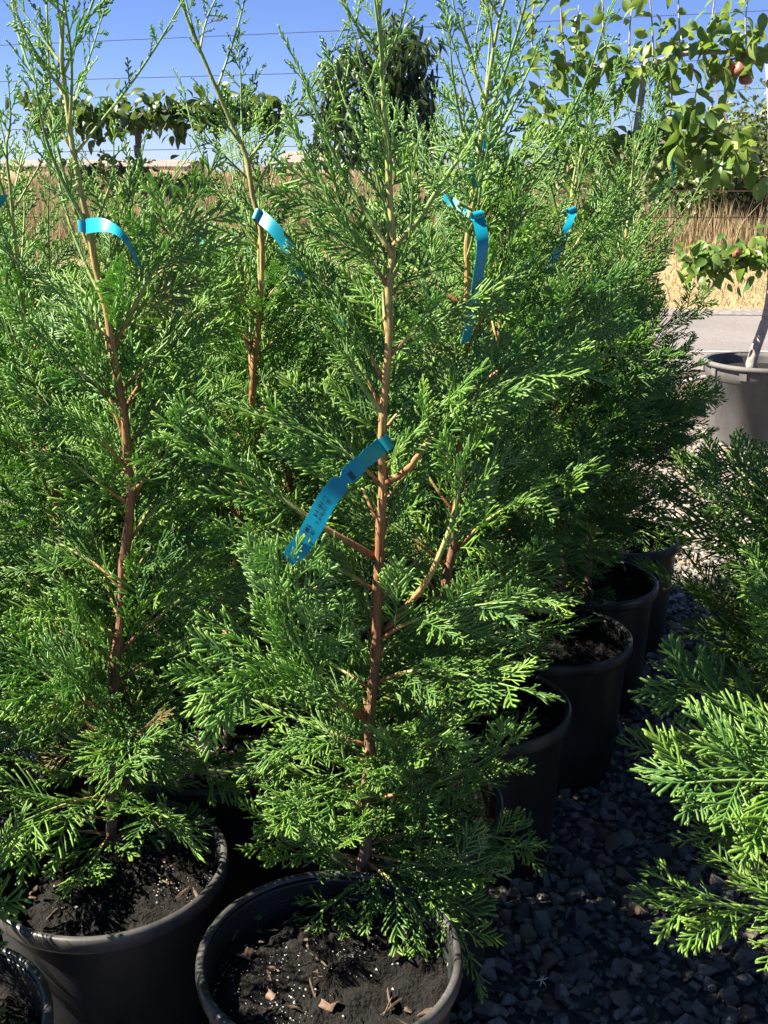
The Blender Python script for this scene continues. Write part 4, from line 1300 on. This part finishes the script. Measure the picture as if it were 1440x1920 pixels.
# ------------------------------------------------------------------ beyond the road
def dry_grass():
    rs = np.random.RandomState(44)
    mb = MB()
    n = 46000
    x = rs.uniform(-11, 14, n); y = 18.6 + rs.uniform(0, 1, n) ** 1.6 * 20
    h = np.clip(rs.normal(0.60, 0.16, n) * (0.95 + 0.22 * np.sin(1.7 * x + 0.8 * y) * np.sin(0.9 * y - 0.6 * x) + 0.15 * np.sin(4.1 * x)) * np.clip(0.3 + (y - 19.0 - 0.5 * np.sin(2.3 * x)) * 0.45, 0.25, 1), .12, 1.2); z = GZ(x, y)
    w = rs.uniform(.006, .014, n); a = rs.uniform(0, math.pi, n)
    lean = rs.normal(0, .16, (n, 2))
    P = np.stack([x, y, z], 1); S_ = np.stack([np.cos(a), np.sin(a), 0 * a], 1) * w[:, None]
    mid = P + np.stack([lean[:, 0] * h * .4, lean[:, 1] * h * .4, h * .55], 1); tip = P + np.stack([lean[:, 0] * h, lean[:, 1] * h, h], 1)
    V = np.stack([P - S_, P + S_, mid + S_ * .9, mid - S_ * .9, tip], 1).reshape(-1, 3)
    k = np.arange(n)[:, None] * 5
    A = np.zeros((n, 5, 4)); A[:, :, 0] = rs.uniform(0, 1, n)[:, None]
    mb.add(V, k + np.array([[0, 1, 2, 3]]), k + np.array([[3, 2, 4]]), 0, A.reshape(-1, 4))
    m = leaf_mat('dry_grass', (0.15, 0.11, 0.055), (0.31, 0.24, 0.13), (0.25, 0.19, 0.10), trans=0.3, trans_col=(0.31, 0.23, 0.11), rough=0.7, scaly=False, tip=(.4, .3, .15))
    tag(link('tall_grass', mb.mesh('tall_grass', m)), 'tall golden dry grass covering the slope beyond the road', 'grass', kind='stuff')
    mb = MB(); n = 30000
    x = rs.uniform(-8, 9, n); y = rs.uniform(13.3, 20, n); z = GZ(x, y); h = rs.uniform(.04, .12, n); w = rs.uniform(.004, .009, n); a = rs.uniform(0, math.pi, n)
    P = np.stack([x, y, z], 1); S_ = np.stack([np.cos(a), np.sin(a), 0 * a], 1) * w[:, None]
    V = np.stack([P - S_, P + S_, P + np.stack([rs.normal(0, .04, n), rs.normal(0, .04, n), h], 1)], 1).reshape(-1, 3)
    A = np.zeros((n, 3, 4)); A[:, :, 0] = rs.uniform(0, 1, n)[:, None]
    mb.add(V, None, np.arange(n * 3).reshape(-1, 3), 0, A.reshape(-1, 4))
    m2 = leaf_mat('mown_dry_grass', (0.22, 0.16, 0.07), (0.38, 0.31, 0.16), (0.3, 0.24, 0.12), trans=0.2, trans_col=(0.38, 0.3, 0.14), rough=0.7, scaly=False, tip=(.45, .36, .2))
    tag(link('verge_grass', mb.mesh('verge_grass', m2)), 'short mown straw-coloured grass along the far road edge', 'grass', kind='stuff')


dry_grass()


def bush(label, cx, cy, rx, rz, n, seed, lift=0.0):
    rs = np.random.RandomState(seed)
    z0 = float(GZ(np.array(cx), np.array(cy))) + lift
    root = tag(empty('bramble_bush', (cx, cy, z0)), label, 'bush', 'bushes on the slope')
    lob = [(rs.uniform(-.7, .7) * rx, rs.uniform(-.5, .5) * rx, rs.uniform(.25, .75) * rz, rs.uniform(.3, .5)) for _ in range(11)]
    k = rs.randint(0, 11, n); lob = np.array(lob)
    d = unit(rs.normal(0, 1, (n, 3))); r = rs.uniform(.6, 1.08, n)[:, None]
    P = lob[k, :3] + d * r * lob[k, 3:4] * np.array([rx, rx, rz])
    P[:, 2] = np.abs(P[:, 2])
    ms = leaf_mats(P, unit(rs.normal(0, 1, (n, 3)) + [0, 0, -.3]), unit(d + rs.normal(0, .5, (n, 3)) + [0, 0, .4]), rs.uniform(.08, .16, n))
    mb = MB(); leaves_joined(mb, ms, BUSH_T, rs)
    link('crown', mb.mesh('crown', M_BUSH), root)
    for i in range(5):
        a = rs.uniform(0, 6.28); mb = MB()
        tube(mb, [(0, 0, -.02), (rx * .3 * math.cos(a), rx * .3 * math.sin(a), rz * .45), (rx * .6 * math.cos(a), rx * .6 * math.sin(a), rz * .85)], [.03, .02, .008], 6)
        link('stem', mb.mesh('stem', M_DBARK), root)


bush('large olive-green bramble bush on the slope at the right edge', 8.3, 24.5, 2.0, 3.2, 9000, 1)
bush('rounded green bramble bush below the pear leaves on the slope', 6.5, 23.0, 1.5, 1.8, 6000, 2)
bush('low pale green bush left of the bramble on the slope', 4.6, 24.5, 1.2, 1.1, 3500, 3)
bush('tall far bush outside the right of the bramble patch', 12.0, 27.0, 2.6, 3.0, 5000, 4)


def power_line(label, a, b, Y0, Y1):
    p, q = at(*a, Y0), at(*b, Y1); d = q - p
    t = np.linspace(-1.5, 2.5, 40)[:, None]
    pts = p + d * t; pts[:, 2] += 0.010 * ((t[:, 0] - .5) ** 2 - .25) * np.linalg.norm(d) * .3
    mb = MB(); tube(mb, pts - pts[0], 0.013, 5)
    o = link('power_line', mb.mesh('power_line', plain('wire', (0.05, 0.06, 0.09), 0.6))); o.location = tuple(pts[0])
    tag(o, label, 'power line', 'power lines across the sky')


power_line('topmost power line crossing the sky', (20, 84), (1150, 34), 40, 43)
power_line('second power line from the top of the sky', (0, 153), (1000, 124), 40, 43)
power_line('third power line from the top, ending among the pear leaves', (525, 217), (1440, 165), 40, 44)
power_line('lowest power line just above the dry hill', (200, 283), (1000, 262), 40, 43)


def building(name, label, x0, x1, y, z0, z1, depth, wall, roof, ridge, posts=0):
    root = tag(empty(name, ((x0 + x1) / 2, y, z0)), label, 'building')
    W = (x1 - x0) / 2; Hh = z1 - z0

    def box(nm, a, b, mat):
        (ax, ay, az), (bx, by, bz) = a, b
        V = [(x, yy, z) for x in (ax, bx) for yy in (ay, by) for z in (az, bz)]
        mb = MB().add(V, [(0, 1, 3, 2), (4, 6, 7, 5), (0, 4, 5, 1), (2, 3, 7, 6), (0, 2, 6, 4), (1, 5, 7, 3)])
        return link(nm, mb.mesh(nm, mat, False), root)
    if posts:
        for k in range(posts):
            px = -W + .3 + (2 * W - .6) * k / (posts - 1)
            for yy in (0, depth): box('post', (px - .08, yy - .08, 0), (px + .08, yy + .08, Hh), M_DBARK)
    else:
        box('wall', (-W, 0, 0), (W, depth, Hh), wall)
    e = .35
    V = [(-W - e, -e, Hh), (W + e, -e, Hh), (W + e, depth / 2, Hh + ridge), (-W - e, depth / 2, Hh + ridge), (W + e, depth + e, Hh), (-W - e, depth + e, Hh)]
    V = V + [(x, yy, z + .10) for x, yy, z in V]
    mb = MB().add(V, [(6, 7, 8, 9), (9, 8, 10, 11), (1, 0, 3, 2), (2, 3, 5, 4), (0, 1, 7, 6), (5, 11, 10, 4), (0, 6, 9, 3), (3, 9, 11, 5), (1, 2, 8, 7), (2, 4, 10, 8)])
    r = link('roof', mb.mesh('roof', roof, False), root)
    return root, r


M_ROOF = noise_mat('grey_brown_roof', [(0.3, (0.16, 0.13, 0.115)), (0.7, (0.26, 0.22, 0.20))], 1.5, 0.8)
M_ROOFD = noise_mat('dark_roof', [(0.3, (0.06, 0.05, 0.055)), (0.7, (0.11, 0.095, 0.10))], 1.5, 0.8)
M_WALL = noise_mat('pale_wall', [(0.3, (0.55, 0.55, 0.56)), (0.7, (0.68, 0.68, 0.68))], 2, 0.8)
p0, p1 = at(535, 305, 56), at(690, 288, 56)
building('open_shed', 'long open-sided shed roof showing left of the drooping tree', p0[0], p1[0] + 2, 56, 1.0, p1[2] - .5, 5, M_WALL, M_ROOF, 0.55, posts=5)
p0, p1 = at(-60, 330, 58), at(340, 312, 58)
building('white_building', 'low white building with grey roof on the left skyline', p0[0], p1[0], 58, 1.0, p1[2] - .1, 6, M_WALL, M_ROOF, 0.35)
p0, p1 = at(1150, 240, 70), at(1345, 218, 70)
rt2, rf = building('house', 'house with dark roof peeking over the brambles at the right', p0[0], p1[0], 70, 1.0, p1[2] - 2.2, 7, M_WALL, M_ROOFD, 1.2)
V = [(x, y, z) for x in (2.6, 3.1) for y in (2.2, 2.7) for z in (p1[2] - 2.4, p1[2] - 1.4)]
ch = link('chimney', MB().add(V, [(0, 1, 3, 2), (4, 6, 7, 5), (0, 4, 5, 1), (2, 3, 7, 6), (0, 2, 6, 4), (1, 5, 7, 3)]).mesh('chimney', M_ROOFD, False), rf)

# wire fence in front of the tall grass
froot = tag(empty('wire_fence', (0, 19.6, 0)), 'thin rusty wire fence strung along the foot of the tall grass', 'fence')
M_WIRE = plain('rusty_wire', (0.10, 0.06, 0.045), 0.7)
for hgt in (0.55, 1.0):
    xs = np.linspace(-16, 16, 33); mb = MB()
    tube(mb, np.stack([xs, 0 * xs, GZ(xs, np.full(33, 19.6)) * 0 + .31 + hgt], 1), .006, 5); link('wire', mb.mesh('wire', M_WIRE), froot)
for k in range(9):
    x = -15.2 + 3.8 * k; mb = MB(); tube(mb, [(x, 0.02, .2), (x, 0.02, 1.45)], [.035, .03], 7); link('post', mb.mesh('post', M_DBARK), froot)

# irrigation hose lying by the tub
mb = MB()
hp, _ = smooth_line(np.vstack([on_z(1150, 760, .03), on_z(1225, 722, .05), on_z(1280, 716, .10), on_z(1325, 706, .16), on_z(1345, 704, .20)]), 30)
tube(mb, hp - hp[0], 0.016, 8)
o = link('irrigation_hose', mb.mesh('irrigation_hose', plain('grey_hose', (0.16, 0.16, 0.17), 0.3))); o.location = tuple(hp[0])
tag(o, 'grey irrigation hose running across the ground to the big tub', 'hose')
